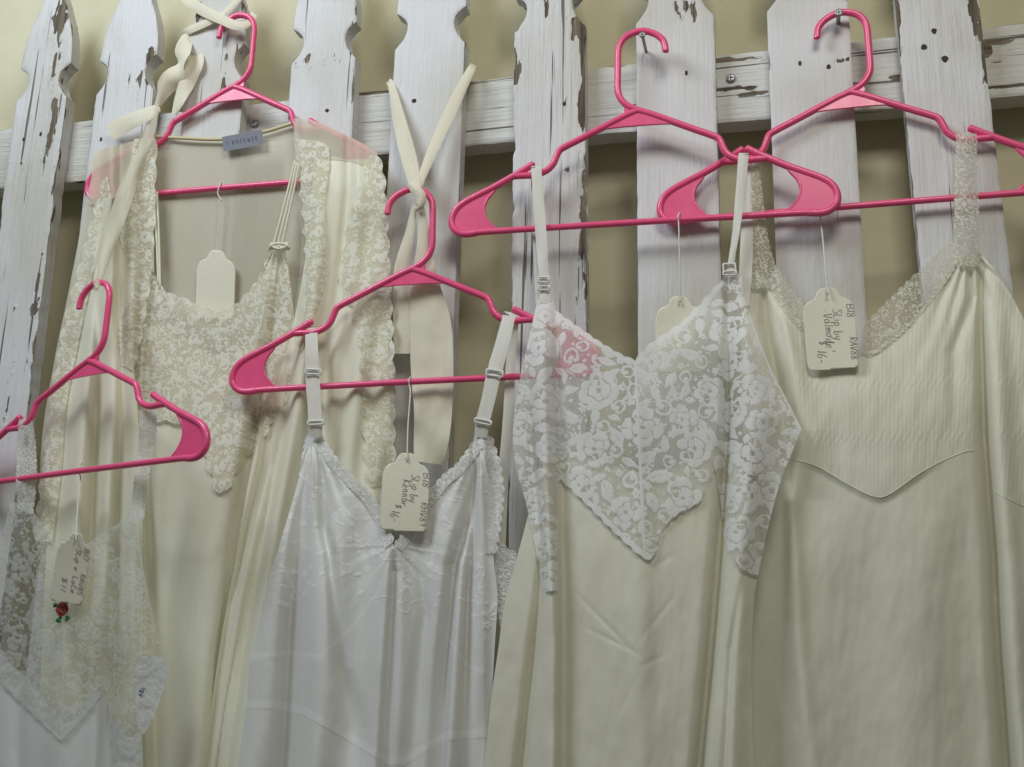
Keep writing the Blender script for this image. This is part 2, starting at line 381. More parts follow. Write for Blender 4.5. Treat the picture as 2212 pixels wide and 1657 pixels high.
for i, (l0, l1, r0, r1, ny, wear, thr, chips) in enumerate(PK):
    a, b, c, d = (P(q[0], q[1], 0.0) for q in (l0, l1, r0, r1))
    # centre line X(z) and width
    L = lambda z: a[0] + (b[0] - a[0]) * (z - a[2]) / (b[2] - a[2])
    R_ = lambda z: c[0] + (d[0] - c[0]) * (z - c[2]) / (d[2] - c[2])
    zm = 0.5 * (a[2] + b[2]); wid = R_(zm) - L(zm)
    lean = np.clip(0.5 * ((L(zm + .1) - L(zm - .1)) + (R_(zm + .1) - R_(zm - .1))) / 0.2, -0.022, 0.022)
    xm = 0.5 * (L(zm) + R_(zm)); hw = wid / 2
    zn = P(0.5 * (l0[0] + r0[0]), ny, 0.0)[2]
    pr = notch_profile(hw); pl = pr[::-1][1:] * np.array([-1, 1])
    poly = np.concatenate([pr, pl]); 
    # fill the long straight edges with points so that the edge can be uneven
    q = []
    for k in range(len(poly)):
        p0, p1 = poly[k], poly[(k + 1) % len(poly)]; m_ = max(1, int(np.linalg.norm(p1 - p0) / 0.004))
        for t in range(m_): q.append(p0 + (p1 - p0) * t / m_)
    poly = np.array(q)
    side = np.sign(poly[:, 0])
    jag = (fbm(poly[:, 1] * 55 + i * 9.7 + side * 31, side * 3 + i, 4) - 0.5)
    poly[:, 0] += side * (-np.maximum(jag, 0) * 0.010 * wear + jag * 0.0015)
    z = poly[:, 1] + zn; x = xm + lean * (z - zm) + poly[:, 0]
    pickets.append(board('picket', np.stack([x, z], 1), 0.0, PICK_T, M['paint'], fence, i + 1, wear, thr, 'z', chips))
    NOTCH_Z.append(zn)

# rail behind the pickets
t0, t1 = P(157, 264, -PICK_T), P(2180, 53, -PICK_T); b0, b1 = P(160, 391, -PICK_T), P(2180, 208, -PICK_T)
def rail_line(p, q, n, seed):
    xs = np.linspace(-0.95, 0.85, n); zs = p[2] + (q[2] - p[2]) * (xs - p[0]) / (q[0] - p[0])
    return np.stack([xs, zs + 0.0025 * (fbm(xs * 30 + seed, xs * 0 + seed, 4) - 0.5)], 1)
rp = np.concatenate([rail_line(b0, b1, 420, 3), rail_line(t0, t1, 420, 9)[::-1]])
rail = board('rail', rp, PICK_T + 0.0012, 0.026, M['rail'], fence, 21, 0.8, 0.715, 'x',
             [(800, 178, 60, 5, 1.0), (1310, 124, 30, 4, .8), (1590, 172, 40, 5, .7), (1615, 184, 28, 5, 1.0), (1960, 145, 30, 6, .8), (1570, 108, 60, 8, .4), (2170, 62, 40, 8, 1.0), (2180, 110, 60, 5, .8), (2190, 140, 50, 5, .8), (2160, 165, 60, 5, .9), (500, 230, 16, 5, .6), (620, 200, 40, 6, .5), (800, 255, 40, 4, .7), (2130, 90, 10, 40, .9)], edge=0.2, step=0.0025)

def disc_geo(c, r, h, n=14, recess=False):
    a = np.arange(n) * 2 * np.pi / n; V = []
    prof = [(1.0, 0.0), (0.96, h * .6), (0.72, h), (0.30, h * (0.9 if not recess else .35)), (0, h * (0.9 if not recess else .3))]
    for (f_, hh) in prof[:-1]: V.append(np.stack([c[0] + r * f_ * np.cos(a), np.full(n, c[1] - hh), c[2] + r * f_ * np.sin(a)], 1))
    V.append(np.array([[c[0], c[1] - prof[-1][1], c[2]]])); Fc = []
    for k in range(len(prof) - 2):
        for j in range(n): Fc.append((k * n + j, k * n + (j + 1) % n, (k + 1) * n + (j + 1) % n, (k + 1) * n + j))
    k = len(prof) - 2
    for j in range(n): Fc.append((k * n + j, k * n + (j + 1) % n, (k + 1) * n))
    return np.concatenate(V), Fc
def cross_geo(c, r):
    V = []; Fc = []
    for (ax, az) in ((r * .62, r * .13), (r * .13, r * .62)):
        n = len(V); V += [(c[0] + sx * ax, c[1], c[2] + sz * az) for sx, sz in ((-1, -1), (1, -1), (1, 1), (-1, 1))]; Fc.append((n, n + 1, n + 2, n + 3))
    return np.array(V), Fc
# nails and screws, each on its own board
for (ix, qx, qy, r) in [(7, 1727, 137, .0032), (7, 1789, 144, .0032), (8, 2017, 68, .0042), (8, 1995, 102, .0038), (8, 2040, 128, .0045), (6, 1482, 158, .0032), (4, 894, 218, .0032), (3, 706, 239, .0028),
                        (1, 218, 301, .003), (0, 51, 301, .003), (0, 88, 290, .0035), (0, 96, 353, .002), (0, 46, 353, .002), (5, 1218, 225, .003)]:
    c = P(qx, qy, 0.0002); V, Fc = disc_geo(c, r * .72, 0.0005, 9, True); V[:, 0] += 0.0007 * np.sin(V[:, 2] * 4000 + qx)
    V[:, 2] = c[2] + (V[:, 2] - c[2]) * 1.25
    mesh('nail', V, Fc, M['rust'], pickets[ix])
def screw(parent, qx, qy, d, r, shank, light=False):
    c = P(qx, qy, d); V, Fc = disc_geo(c, r, 0.0016)
    parts = [(V, Fc)]
    if shank: parts.append(tube_geo([c, c + np.array([0, d + 0.002, 0])], r * .5, 8))
    o = mesh('screw', *join(parts), M['steel'], parent)
    mesh('screw_slot', *cross_geo(c + np.array([0, -0.0018, 0]), r), M['ink'], o, smooth=False)
screw(pickets[6], 1387, 76, 0.034, 0.0036, True)
screw(pickets[7], 1811, 28, 0.020, 0.0046, True)
screw(rail, 1578, 169, -PICK_T + 0.0005, 0.0052, False)
screw(rail, 549, 267, -PICK_T + 0.0005, 0.0050, False)

# ------------------------------------------------------------------ hangers
HOOK = [(2.93, 6.75), (2.93, 7.02), (2.72, 8.0), (2.08, 8.78), (1.16, 9.31), (0.38, 9.5), (-0.47, 9.38), (-1.33, 8.99), (-1.92, 8.26), (-2.17, 7.4), (-2.2, 6.13), (-2.2, 4.23), (-2.19, 2.82), (-2.05, 2.02), (-1.69, 1.29), (-1.05, .61), (-0.28, .18), (.5, -.18)]
ARM = [(0, 0), (1.3, -.5), (3.2, -1.4), (6, -2.75), (7.7, -3.55), (8.4, -4.0), (8.75, -4.75), (9.05, -5.5), (9.65, -6.15), (10.5, -6.52), (11.3, -6.66), (12.3, -6.62), (13.2, -6.62)]
SHO = [(11.2, -5.34), (12.65, -6.2), (15.5, -7.75), (17.0, -8.45), (18.7, -9.3), (19.6, -10.1), (20.0, -11.1), (19.9, -12.05), (19.2, -12.75), (18.3, -12.98), (17.2, -12.9)]
WEB = [(15.2, -7.7), (15.6, -8.4), (16.2, -9.2), (16.5, -10.2), (16.3, -11.15), (15.7, -12.05), (14.8, -12.85)]
def flat(pts): p = curve(pts, 6); return np.stack([p[:, 0], 0 * p[:, 0], p[:, 1]], 1) / 100
def plate(poly, t):
    V2, T = clip_grid(np.asarray(poly), 0.35); n = len(V2); p = np.asarray(poly); k = np.arange(len(p)); k2 = (k + 1) % len(p)
    fr = np.stack([V2[:, 0], np.full(n, -t / 2), V2[:, 1]], 1); bk = fr.copy(); bk[:, 1] = t / 2
    r0 = np.stack([p[:, 0], np.full(len(p), -t / 2), p[:, 1]], 1); r1 = r0.copy(); r1[:, 1] = t / 2; m_ = 2 * n
    Fs = [T, T[:, ::-1] + n, np.stack([m_ + k, m_ + len(p) + k, m_ + len(p) + k2], 1), np.stack([m_ + k, m_ + len(p) + k2, m_ + k2], 1)]
    return np.concatenate([fr, bk, r0, r1]) / 100, np.concatenate(Fs)
def md(name, V, Fc, sharp=False):
    o = mesh(name, V, Fc, M['pink']); me = o.data; bpy.data.objects.remove(o)
    if sharp: me.set_sharp_from_angle(angle=math.radians(40))
    return me
RT = 0.0037
HP = [('hook', md('hook', *tube_geo(flat(HOOK), RT, 12)))]
mir = np.array([-1, 1])
for sgn in (1, -1):
    s = np.array([sgn, 1])
    HP.append(('arm', md('arm', *tube_geo(flat(np.array(ARM) * s), RT, 12))))
    sh = np.array(SHO); HP.append(('shoulder', md('shoulder', *tube_geo(flat(sh * s), RT * 1.04, 12))))
    wpoly = np.concatenate([curve(np.array(SHO)[2:], 6), np.array([[14.8, -12.85]]), curve(WEB, 6)[::-1][1:]]) * s
    HP.append(('end_web', md('end_web', *plate(wpoly, 0.26), sharp=True)))
    HP.append(('rim', md('rim', *tube_geo(flat(np.array(WEB) * s), 0.0017, 8))))
HP.append(('bar', md('bar', *tube_geo(flat([(-17.3, -12.9), (-16, -12.85), (-8, -12.82), (0, -12.8), (8, -12.82), (16, -12.85), (17.3, -12.9)]), RT * .93, 12))))
nk = np.concatenate([curve([(-4.4, -1.97), (-2.2, -1.82), (0, -1.80), (2.2, -1.82), (4.4, -1.97)], 6), np.array([(3.2, -1.4), (1.3, -.5), (0, 0.2), (-1.3, .75), (-1.5, 0.2), (-1.3, -.5), (-3.2, -1.4)])])
HP.append(('neck_web', md('neck_web', *plate(nk, 0.28), sharp=True)))
def hanger(label, X0, Z0, rot, sc, d0, k, flip, sx=1.0):
    o = thing('clothes_hanger', label, 'hanger', (0, 0, 0), 'pink plastic hangers on the fence')
    th = math.radians(rot); q = math.sqrt(1 + k * k); f = -1 if flip else 1
    ex = np.array([math.cos(th) / q, k * math.cos(th) / q, math.sin(th)]) * f * sc * sx
    ez = np.array([-math.sin(th) / q, -k * math.sin(th) / q, math.cos(th)]) * sc
    ey = np.cross(ez, ex); ey = ey / np.linalg.norm(ey) * sc
    m4 = Matrix.Identity(4)
    for i in range(3): m4[i][0] = ex[i]; m4[i][1] = ey[i]; m4[i][2] = ez[i]
    m4[0][3], m4[1][3], m4[2][3] = X0, -d0, Z0
    o.matrix_world = m4
    for nme, me in HP:
        c = bpy.data.objects.new(nme, me); COL.objects.link(c); c.parent = o
    return o
hanger('pink plastic hanger hooked at the top under a cream ribbon, holding the lacy robe', -0.3498, 0.3806, 0.0, 1.03, 0.0100, 0.0, True, 0.88)
hanger('pink plastic hanger at the far left on a sheer ribbon, holding the thin lace slip', -0.4551, 0.0232, 0.29, 0.955, 0.075, -0.33, True)
hanger('pink plastic hanger hung from a knotted cream strip, holding the white gown with adjustable straps', -0.1031, 0.1201, 1.61, 0.978, 0.040, 0.06, True)
hanger('pink plastic hanger with its hook opening right, holding the white floral lace slip', 0.1380, 0.2897, -0.58, 1.006, 0.0285, 0.0, False)
hanger('pink plastic hanger at the top right on a bright screw, holding the pleated ivory slip', 0.3575, 0.2972, 0.75, 1.0, 0.0125, 0.0, True)
# ------------------------------------------------------------------ cloth tools
def G(x, y, rows):
    r = np.asarray(rows, float); yy = r[:, 0]
    xc, wl_, wr_, a = (np.interp(y, yy, r[:, k]) for k in (1, 2, 3, 4))
    t = (x - xc) / (1.22 * np.where(x < xc, wl_, wr_))
    return 1.6 * a * np.exp(-t * t) / 1000
def S(x, y, rows, w_=12):
    """a step: cloth right of the line stands further out (mm)"""
    r = np.asarray(rows, float); xc = np.interp(y, r[:, 0], r[:, 1]); a = np.interp(y, r[:, 0], r[:, 2])
    return a * sstep(-w_, w_, x - xc) / 1000
def depth(base, folds=(), steps=(), crease=0.0009, seed=0.0, sw=10, gain=1.0):
    def f(x, y):
        d = base(x, y) if callable(base) else np.full(np.shape(x), float(base))
        for r in folds: d = d + gain * G(x, y, r)
        for r in steps: d = d + S(x, y, r, sw)
        return d + crease * (fbm(x / 46 + seed, y / 120 + seed, 3) - 0.5) * 2 + 0.45 * crease * (fbm(x / 15 + 0.1 * y / 15 + seed, y / 60 + seed, 3) - 0.5)
    return f
def sheet(name, outline, df, mat, parent, step=4.0, lace=None, tone=None, relief=0.0003, curved=True):
    poly = curve(outline, 6, True) if curved else np.asarray(outline, float)
    V2, T = clip_grid(poly, step); x, y = V2[:, 0], V2[:, 1]
    d = df(x, y); at = {}
    W_ = P(x, y, d)
    if lace is not None:
        f = lace(W_[:, 0] * 100, W_[:, 2] * 100, x, y); at['lace'] = f
        d = d + relief * sstep(-0.02, 0.06, f); W_ = P(x, y, d)
    if tone is not None: at['tone'] = tone(x, y) if lace is None else np.maximum(tone(x, y), 0.9 * sstep(0.0, 0.04, at['lace']))
    return mesh(name, W_, T, mat, parent, at)
def gather(x, y, cx, cy, n, amp, reach, sd=0.0):
    dx, dy = x - cx, y - cy; rr = np.hypot(dx, dy) + 1e-6; a = np.arctan2(dx, np.maximum(dy, 1.0))
    return amp * np.sin(a * n + 5 * fbm(a * 4 + sd, rr / 160 + sd, 2)) * np.exp(-rr / reach) * sstep(4, 40, rr) * (dy > 0)
def ribbon(name, rows, mat, parent, n=10, m=9, curl=0.0):
    """a strip of cloth: rows (x, y, half width px, d, tilt mm across, [angle deg])"""
    r = curve(np.array([(list(q) + [0] * (6 - len(q)))[:6] for q in rows], float), n)
    tx = np.gradient(r[:, 0]); ty = np.gradient(r[:, 1]); L = np.hypot(tx, ty) + 1e-9
    nx, ny = -ty / L, tx / L; flip = -1.0
    V = []
    for j in range(m):
        t = -1 + 2 * j / (m - 1)
        x = r[:, 0] + nx * r[:, 2] * t * flip; y = r[:, 1] + ny * r[:, 2] * t * flip
        V.append(P(x + 1.2 * (fbm(r[:, 1] / 9 + t * 2, r[:, 0] / 9, 3) - .5) * (abs(t) > .99), y, r[:, 3] + (r[:, 4] * t + curl * (1 - t * t) * 1.0 + 0.10 * r[:, 2] * (fbm(t * 1.7 + r[:, 0] / 60, (r[:, 0] + r[:, 1]) / 55, 3) - 0.5)) / 1000))
    V = np.stack(V, 1); k = len(r); I = np.arange(k * m).reshape(k, m)
    Fc = np.stack([I[:-1, :-1].ravel(), I[:-1, 1:].ravel(), I[1:, 1:].ravel(), I[1:, :-1].ravel()], 1)
    return mesh(name, V.reshape(-1, 3), Fc, mat, parent)

# ---- lace patterns: a field in cm, positive on the worked motifs
def motif(kind, x, y, r, ph):
    rr = np.hypot(x, y); th = np.arctan2(y, x)
    if kind == 'rose':
        def ring(n_, dist, rad, off):
            b1 = np.full(x.shape, -9.0); b2 = b1.copy()
            for k in range(n_):
                t = off + 2 * math.pi * k / n_ + 0.25 * math.sin(3 * k + off); ct, st = math.cos(t), math.sin(t)
                u = x * ct + y * st - dist; v = -x * st + y * ct
                e = rad * (1 + 0.15 * math.sin(k * 2.1 + off)) - np.hypot(u * 1.15, v * 0.9)
                b2 = np.maximum(b2, np.minimum(b1, e)); b1 = np.maximum(b1, e)
            return b1, np.minimum(b1, (b1 - b2) * 1.1 - 0.014 * r)
        n_ = 6 + int(ph * 10) % 3
        o1, fo = ring(n_, 0.66 * r, 0.36 * r, ph); i1, fi = ring(4, 0.27 * r, 0.29 * r, ph * 2)
        f = np.maximum(fi, np.minimum(fo, -(i1 + 0.045 * r)))
        f = np.minimum(f, rr - 0.11 * r)
        hx, hy = x - 0.5 * r * math.cos(ph + 1), y - 0.5 * r * math.sin(ph + 1)
        f = np.minimum(f, np.hypot(hx, hy * 0.6) - 0.17 * r)
        for k in range(3):
            f = np.maximum(f, 0.06 * r - np.hypot(hx - 0.09 * r * (k - 1), hy))
        return f
    if kind == 'leaf':
        u = x / r; f = 0.46 * r * (1 - u * u) * (1 + 0.25 * u) - np.abs(y); f = np.where(np.abs(u) < 1, f, -np.hypot(np.abs(x) - r, y))
        return np.where(np.abs(u) < 0.75, np.minimum(f, np.abs(y - 0.04 * r * np.sin(3 * u)) - 0.012 * r + 0.03 * (u < -0.2)), f)
    if kind == 'scroll':
        arc = 0.15 * r - np.abs(rr - 0.72 * r); arc = np.where((th > -2.2) | (th < -2.9), arc, -0.2 * r)
        blob = 0.34 * r - np.hypot(x + 0.30 * r, y + 0.12 * r); tail = 0.13 * r - np.hypot(np.maximum(np.abs(x + .62 * r) - .1 * r, 0), y + 0.30 * r)
        return np.maximum(np.maximum(arc, blob), tail)
    if kind == 'daisy':
        f = r * (0.52 + 0.48 * np.abs(np.cos(2.5 * th + ph))) - rr; return np.minimum(f, rr - 0.16 * r)
    if kind == 'paisley':
        f = r * 0.95 - np.hypot(x, y * (1.5 + 0.5 * x / r)); return np.minimum(f, np.abs(rr - 0.5 * r) - 0.10 * r + 0.3 * np.maximum(0, np.cos(3 * th + ph)))
    return r * 0.9 - rr
def scatter(bounds, spec, seed, tight=0.92):
    rg = np.random.default_rng(seed); A = []
    x0, x1, y0, y1 = bounds; q = np.zeros((4000, 3))
    for kind, r0, r1, tries in spec:
        for _ in range(tries):
            r, x, y = rg.uniform(r0, r1), rg.uniform(x0, x1), rg.uniform(y0, y1)
            e = r * (0.72 if kind == 'leaf' else 0.95); n = len(A)
            if n < 4000 and (not n or ((q[:n, 0] - x) ** 2 + (q[:n, 1] - y) ** 2 > (tight * (e + q[:n, 2])) ** 2).all()):
                q[n] = x, y, e; A.append((kind, x, y, r, rg.uniform(0, 6.28), rg.uniform(0, 6.28), e))
    return A
def lace_field(spec, seed, tight=0.92, edge=None, edge_w=10.0, base=-0.5):
    cache = {}
    def f(U, V, px, py):
        b = (U.min() - 1, U.max() + 1, V.min() - 1, V.max() + 1)
        A = scatter(b, spec, seed, tight); F_ = np.full(U.shape, base)
        wp = max(s_[2] for s_ in spec) * 0.16
        U0, V0 = U, V
        U = U + wp * 1.1 * (fbm(U0 * .8 / wp ** .5 + 3, V0 * .8 / wp ** .5, 3) - 0.5); V = V + wp * 1.1 * (fbm(U0 * .8 / wp ** .5 + 40, V0 * .8 / wp ** .5 + 9, 3) - 0.5)
        for kind, x, y, r, rot, ph, e in A:
            k = np.where((np.abs(U - x) < 1.3 * r) & (np.abs(V - y) < 1.3 * r))[0]
            if not len(k): continue
            dx, dy = U[k] - x, V[k] - y; c, s = math.cos(rot), math.sin(rot)
            F_[k] = np.maximum(F_[k], motif(kind, dx * c + dy * s, -dx * s + dy * c, r, ph))
        # stems tying the motifs together
        n = fbm(U * 0.55 + seed, V * 0.55 + seed, 2); F_ = np.maximum(F_, 0.055 - np.abs(n - 0.5) * 3.2)
        if edge is not None:
            for (e, wd) in edge:
                q = curve(e, 8); dd = np.full(U.shape, 1e9)
                for i in range(len(q) - 1):
                    ex, ey = q[i + 1] - q[i]; t = np.clip(((px - q[i, 0]) * ex + (py - q[i, 1]) * ey) / (ex * ex + ey * ey + 1e-9), 0, 1)
                    dd = np.minimum(dd, np.hypot(px - q[i, 0] - t * ex, py - q[i, 1] - t * ey))
                F_ = np.maximum(F_, (wd - dd) / 20.0)
        return F_
    return f
FLORAL = [('rose', 1.5, 2.2, 200), ('leaf', 0.9, 1.3, 300), ('scroll', 0.7, 1.0, 400), ('leaf', 0.6, 0.9, 500), ('daisy', 0.42, 0.6, 700), ('dot', 0.14, 0.3, 1500)]
SMALL = [('paisley', 0.7, 1.2, 120), ('rose', 0.7, 1.1, 120), ('scroll', 0.4, 0.7, 600), ('leaf', 0.5, 0.8, 500), ('daisy', 0.35, 0.55, 700), ('dot', 0.12, 0.25, 1800)]
TINY = [('scroll', 0.30, 0.5, 700), ('leaf', 0.3, 0.5, 700), ('daisy', 0.22, 0.35, 900), ('dot', 0.08, 0.16, 1500)]
SPRIG = [('daisy', 0.3, 0.45, 120), ('leaf', 0.25, 0.4, 260), ('scroll', 0.22, 0.34, 120), ('dot', 0.08, 0.14, 260)]

# ------------------------------------------------------------------ lacy cream robe (top left)
robe = thing('robe', 'sheer cream robe edged with lace, hung open around the lace nightgown', 'robe', P(495, 300, 0.01))
bd = depth(0.0045, crease=0.0006, seed=3)
sheet('back_panel', [(335, 294), (335, 294), (400, 298), (480, 300), (560, 287), (634, 264), (634, 264), (720, 290), (800, 322), (818, 350), (835, 520), (846, 900), (846, 1250), (846, 1250), (90, 1250), (90, 1250), (90, 950), (150, 620), (190, 420), (205, 330), (205, 330)],
      bd, M['sheer_back'], robe, 6)
ptube('neck_binding', [(335, 295, .009), (400, 299, .010), (480, 301, .010), (560, 288, .010), (634, 266, .010)], 0.0022, M['binding'], robe)
# right front
rf = depth(lambda x, y: 0.0215 + 0.003 * np.sin((x + 0.15 * (y - 600)) / 10.5) * sstep(380, 700, y) + 0.004 * sstep(270, 420, y) - 0.002 * sstep(420, 265, y) + 0.006 * sstep(500, 1100, y),
           [[(300, 690, 14, 14, 0), (450, 690, 16, 18, 2.5), (650, 680, 18, 20, 3.5), (900, 640, 20, 20, 4), (1300, 560, 20, 22, 4), (1700, 500, 20, 20, 4)],
            [(400, 752, 8, 8, -2), (600, 735, 10, 10, -4), (800, 705, 9, 9, -4), (1000, 690, 9, 9, -4), (1700, 600, 12, 12, -4)],
            [(400, 775, 8, 8, 1), (700, 770, 16, 16, 2), (1000, 760, 20, 20, 2)],
            [(700, 640, 8, 8, -2), (900, 618, 9, 9, -5), (1300, 540, 10, 10, -6), (1700, 470, 10, 10, -6)],
            [(850, 585, 8, 8, -2), (1000, 572, 9, 9, -5), (1300, 500, 10, 10, -6), (1700, 440, 10, 10, -6)]], gain=1.5, seed=5)
sheet('right_front', [(634, 256), (634, 256), (690, 266), (770, 304), (804, 326), (820, 354), (826, 430), (832, 560), (838, 760), (842, 1000), (840, 1300), (840, 1300), (800, 1700), (430, 1700), (430, 1700), (470, 1400), (505, 1200), (540, 1000), (585, 850), (620, 740), (640, 640), (650, 520), (642, 420), (636, 330), (634, 262)],
      rf, M['sheer'], robe, 4)
sheet('yoke', [(634, 256), (634, 256), (690, 265), (770, 303), (804, 325), (820, 353), (822, 372), (760, 350), (690, 342), (640, 330)], lambda x, y: rf(x, y) + 0.002, M['yoke'], robe, 4)
sheet('right_front_lining', [(690, 340), (750, 345), (800, 352), (820, 440), (830, 560), (838, 760), (842, 1000), (840, 1300), (840, 1300), (800, 1700), (432, 1700), (432, 1700), (474, 1400), (510, 1200), (545, 1000), (590, 850), (624, 740), (645, 640), (665, 520), (672, 420)],
      lambda x, y: rf(x, y) + 0.0010, M['cream'], robe, 5)
sheet('inner_lace', np.concatenate([curve([(636, 300), (700, 310), (712, 345), (700, 450), (705, 600), (675, 690), (650, 760)], 6), scallop([(640, 740), (655, 600), (650, 480), (640, 380), (636, 300)], 40, 8, 1)]),
      lambda x, y: rf(x, y) + 0.0035, M['cream_lace'], robe, 2.4, lace_field(SMALL, 3), curved=False)
ol = np.concatenate([scallop([(800, 335), (822, 360), (832, 460), (838, 600), (846, 760), (848, 900), (848, 1050)], 46, 7, -1), scallop([(800, 1050), (788, 900), (785, 760), (760, 660), (740, 600), (758, 480), (790, 380), (800, 335)], 50, 10, -1)])
sheet('outer_lace', ol, lambda x, y: rf(x, y) + 0.004 + 0.002 * np.sin(y / 30), M['cream_lace'], robe, 2.4, lace_field(SMALL, 8), curved=False)
# left front
lf = depth(lambda x, y: 0.021 + 0.0035 * np.sin((x + 0.10 * (y - 600)) / 11.0 + 0.8) * sstep(450, 750, y) - 0.002 * sstep(420, 300, y) + 0.004 * sstep(400, 900, y),
           [[(400, 255, 10, 10, 0), (600, 240, 14, 14, 3), (900, 175, 26, 18, 5), (1200, 160, 26, 20, 5), (1600, 150, 26, 20, 5)],
            [(600, 215, 8, 8, -1), (700, 212, 8, 8, -4), (900, 206, 7, 9, -6), (1100, 200, 8, 9, -6), (1600, 190, 9, 9, -6)],
            [(700, 240, 10, 10, 3), (900, 235, 14, 14, 4), (1300, 225, 14, 14, 4)],
            [(650, 262, 6, 6, -2), (900, 262, 6, 7, -5), (1150, 250, 7, 7, -5), (1600, 250, 7, 7, -5)],
            [(480, 285, 12, 14, 3), (700, 285, 12, 10, 3), (900, 288, 12, 10, 3)]], gain=1.45, seed=9)
sheet('left_front', [(335, 294), (335, 294), (205, 330), (200, 400), (182, 470), (152, 620), (120, 760), (104, 900), (92, 1050), (80, 1200), (70, 1400), (60, 1700), (60, 1700), (310, 1700), (310, 1700), (312, 1300), (312, 1100), (302, 900), (292, 760), (318, 600), (328, 420)],
      lf, M['sheer'], robe, 4)
sheet('yoke', [(335, 294), (335, 294), (265, 312), (205, 330), (198, 380), (188, 440), (240, 430), (300, 400), (332, 380)], lambda x, y: lf(x, y) + 0.0018, M['yoke'], robe, 4)
sheet('left_front_lining', [(300, 440), (250, 470), (215, 560), (185, 650), (155, 780), (128, 900), (112, 1050), (100, 1200), (90, 1400), (80, 1700), (80, 1700), (306, 1700), (306, 1700), (308, 1300), (308, 1100), (298, 900), (288, 760), (300, 620)],
      lambda x, y: lf(x, y) + 0.0010, M['cream'], robe, 5)
sheet('inner_lace', np.concatenate([scallop([(336, 300), (333, 400), (330, 500), (322, 600), (300, 740), (285, 800)], 50, 5, -1), curve([(262, 790), (255, 700), (285, 620), (265, 540), (252, 470), (275, 380), (290, 300)], 6)]),
      lambda x, y: lf(x, y) + 0.0035, M['cream_lace'], robe, 2.4, lace_field(SMALL, 13), curved=False)
ll = np.concatenate([scallop([(232, 380), (205, 470), (170, 600), (135, 740), (112, 880), (95, 1020), (78, 1170)], 48, 9, 1), curve([(112, 1170), (130, 1030), (142, 880), (165, 760), (190, 640), (215, 520), (240, 420)], 6)])
sheet('outer_lace', ll, lambda x, y: lf(x, y) + 0.004, M['cream_lace'], robe, 2.4, lace_field(SMALL, 17), curved=False)
lb = sheet('size_label', [(479, 296), (479, 296), (566, 280), (566, 280), (569, 312), (569, 312), (483, 328), (483, 328)], depth(0.013, crease=0.0004), M['blue_label'], robe, 4)

# ------------------------------------------------------------------ lace nightgown inside the robe
ng = thing('nightgown', 'cream nightgown with a lace bodice and thin cord straps inside the robe', 'nightgown', P(470, 700, 0.02))
nd = depth(lambda x, y: 0.0175 + 0.0035 * np.sin((x + 0.12 * (y - 900)) / 17.0 + 0.6 * np.sin(y / 160)) * sstep(820, 1100, y) + 0.006 * sstep(700, 1000, y) + 0.004 * np.exp(-((x - 460) / 90) ** 2) * sstep(600, 1000, y),
           [[(600, 335, 8, 8, -1), (800, 318, 8, 8, -3), (1000, 320, 10, 9, -5), (1300, 330, 10, 10, -5), (1700, 338, 10, 12, -5)],
            [(560, 605, 5, 5, -1), (700, 590, 7, 7, -3), (900, 555, 9, 9, -5), (1100, 520, 12, 12, -6), (1400, 480, 12, 12, -6), (1700, 450, 12, 12, -6)],
            [(560, 590, 5, 5, 0), (700, 560, 9, 9, 2), (900, 520, 16, 16, 3), (1200, 455, 26, 26, 5), (1700, 415, 26, 26, 5)],
            [(900, 380, 40, 30, 0), (1200, 365, 34, 34, -3), (1700, 365, 30, 30, -4)]], gain=1.7, seed=14)
sheet('skirt', [(300, 700), (345, 700), (420, 745), (470, 770), (520, 760), (580, 700), (630, 700), (650, 900), (640, 1200), (610, 1500), (600, 1700), (600, 1700), (300, 1700), (300, 1700), (296, 1300), (290, 900)],
      nd, M['cream'], ng, 4)
bod = np.concatenate([scallop([(326, 585), (352, 628), (400, 648), (440, 668), (472, 676), (505, 664), (530, 640), (562, 600), (585, 545), (592, 528)], 30, 5, -1),
                      curve([(614, 530), (625, 600), (636, 700), (640, 800)], 6),
                      scallop([(640, 800), (605, 880), (565, 940), (520, 1000), (478, 1062), (455, 1010), (430, 950), (390, 910), (330, 900), (300, 850)], 44, 9, -1),
                      curve([(285, 800), (275, 720), (300, 650), (312, 585)], 6)])
sheet('lace_bodice', bod, lambda x, y: nd(x, y) + 0.004 + gather(x, y, 600, 520, 26, .0016, 110, 7) + gather(x, y, 322, 560, 26, .0016, 110, 8), M['cream_lace'], ng, 2.0, lace_field(SMALL, 23, 0.82), curved=False, relief=0.0005)
for (a, b) in (((325, 418, .020), (331, 590, .022)), ((332, 418, .021), (342, 612, .022)), ((339, 415, .020), (346, 622, .022)),
               ((637, 348, .0265), (590, 530, .026)), ((641, 352, .0275), (600, 528, .027)), ((646, 354, .0285), (608, 530, .027))):
    ptube('strap', [a, tuple((np.array(a) * .5 + np.array(b) * .5) + np.array([1, 0, 0])), b], 0.0014, M['cream'], ng)
kp = []
for t in np.linspace(0, 4 * math.pi, 60):
    kp.append((600 + 20 * math.sin(t) + 3 * t / 6, 532 + 6 * math.cos(t * 1.5), 0.030 + 0.004 * math.cos(t)))
kp = np.array(kp); tube('strap_knot', P(kp[:, 0], kp[:, 1], kp[:, 2]), 0.0017, M['cream'], ng, 6)

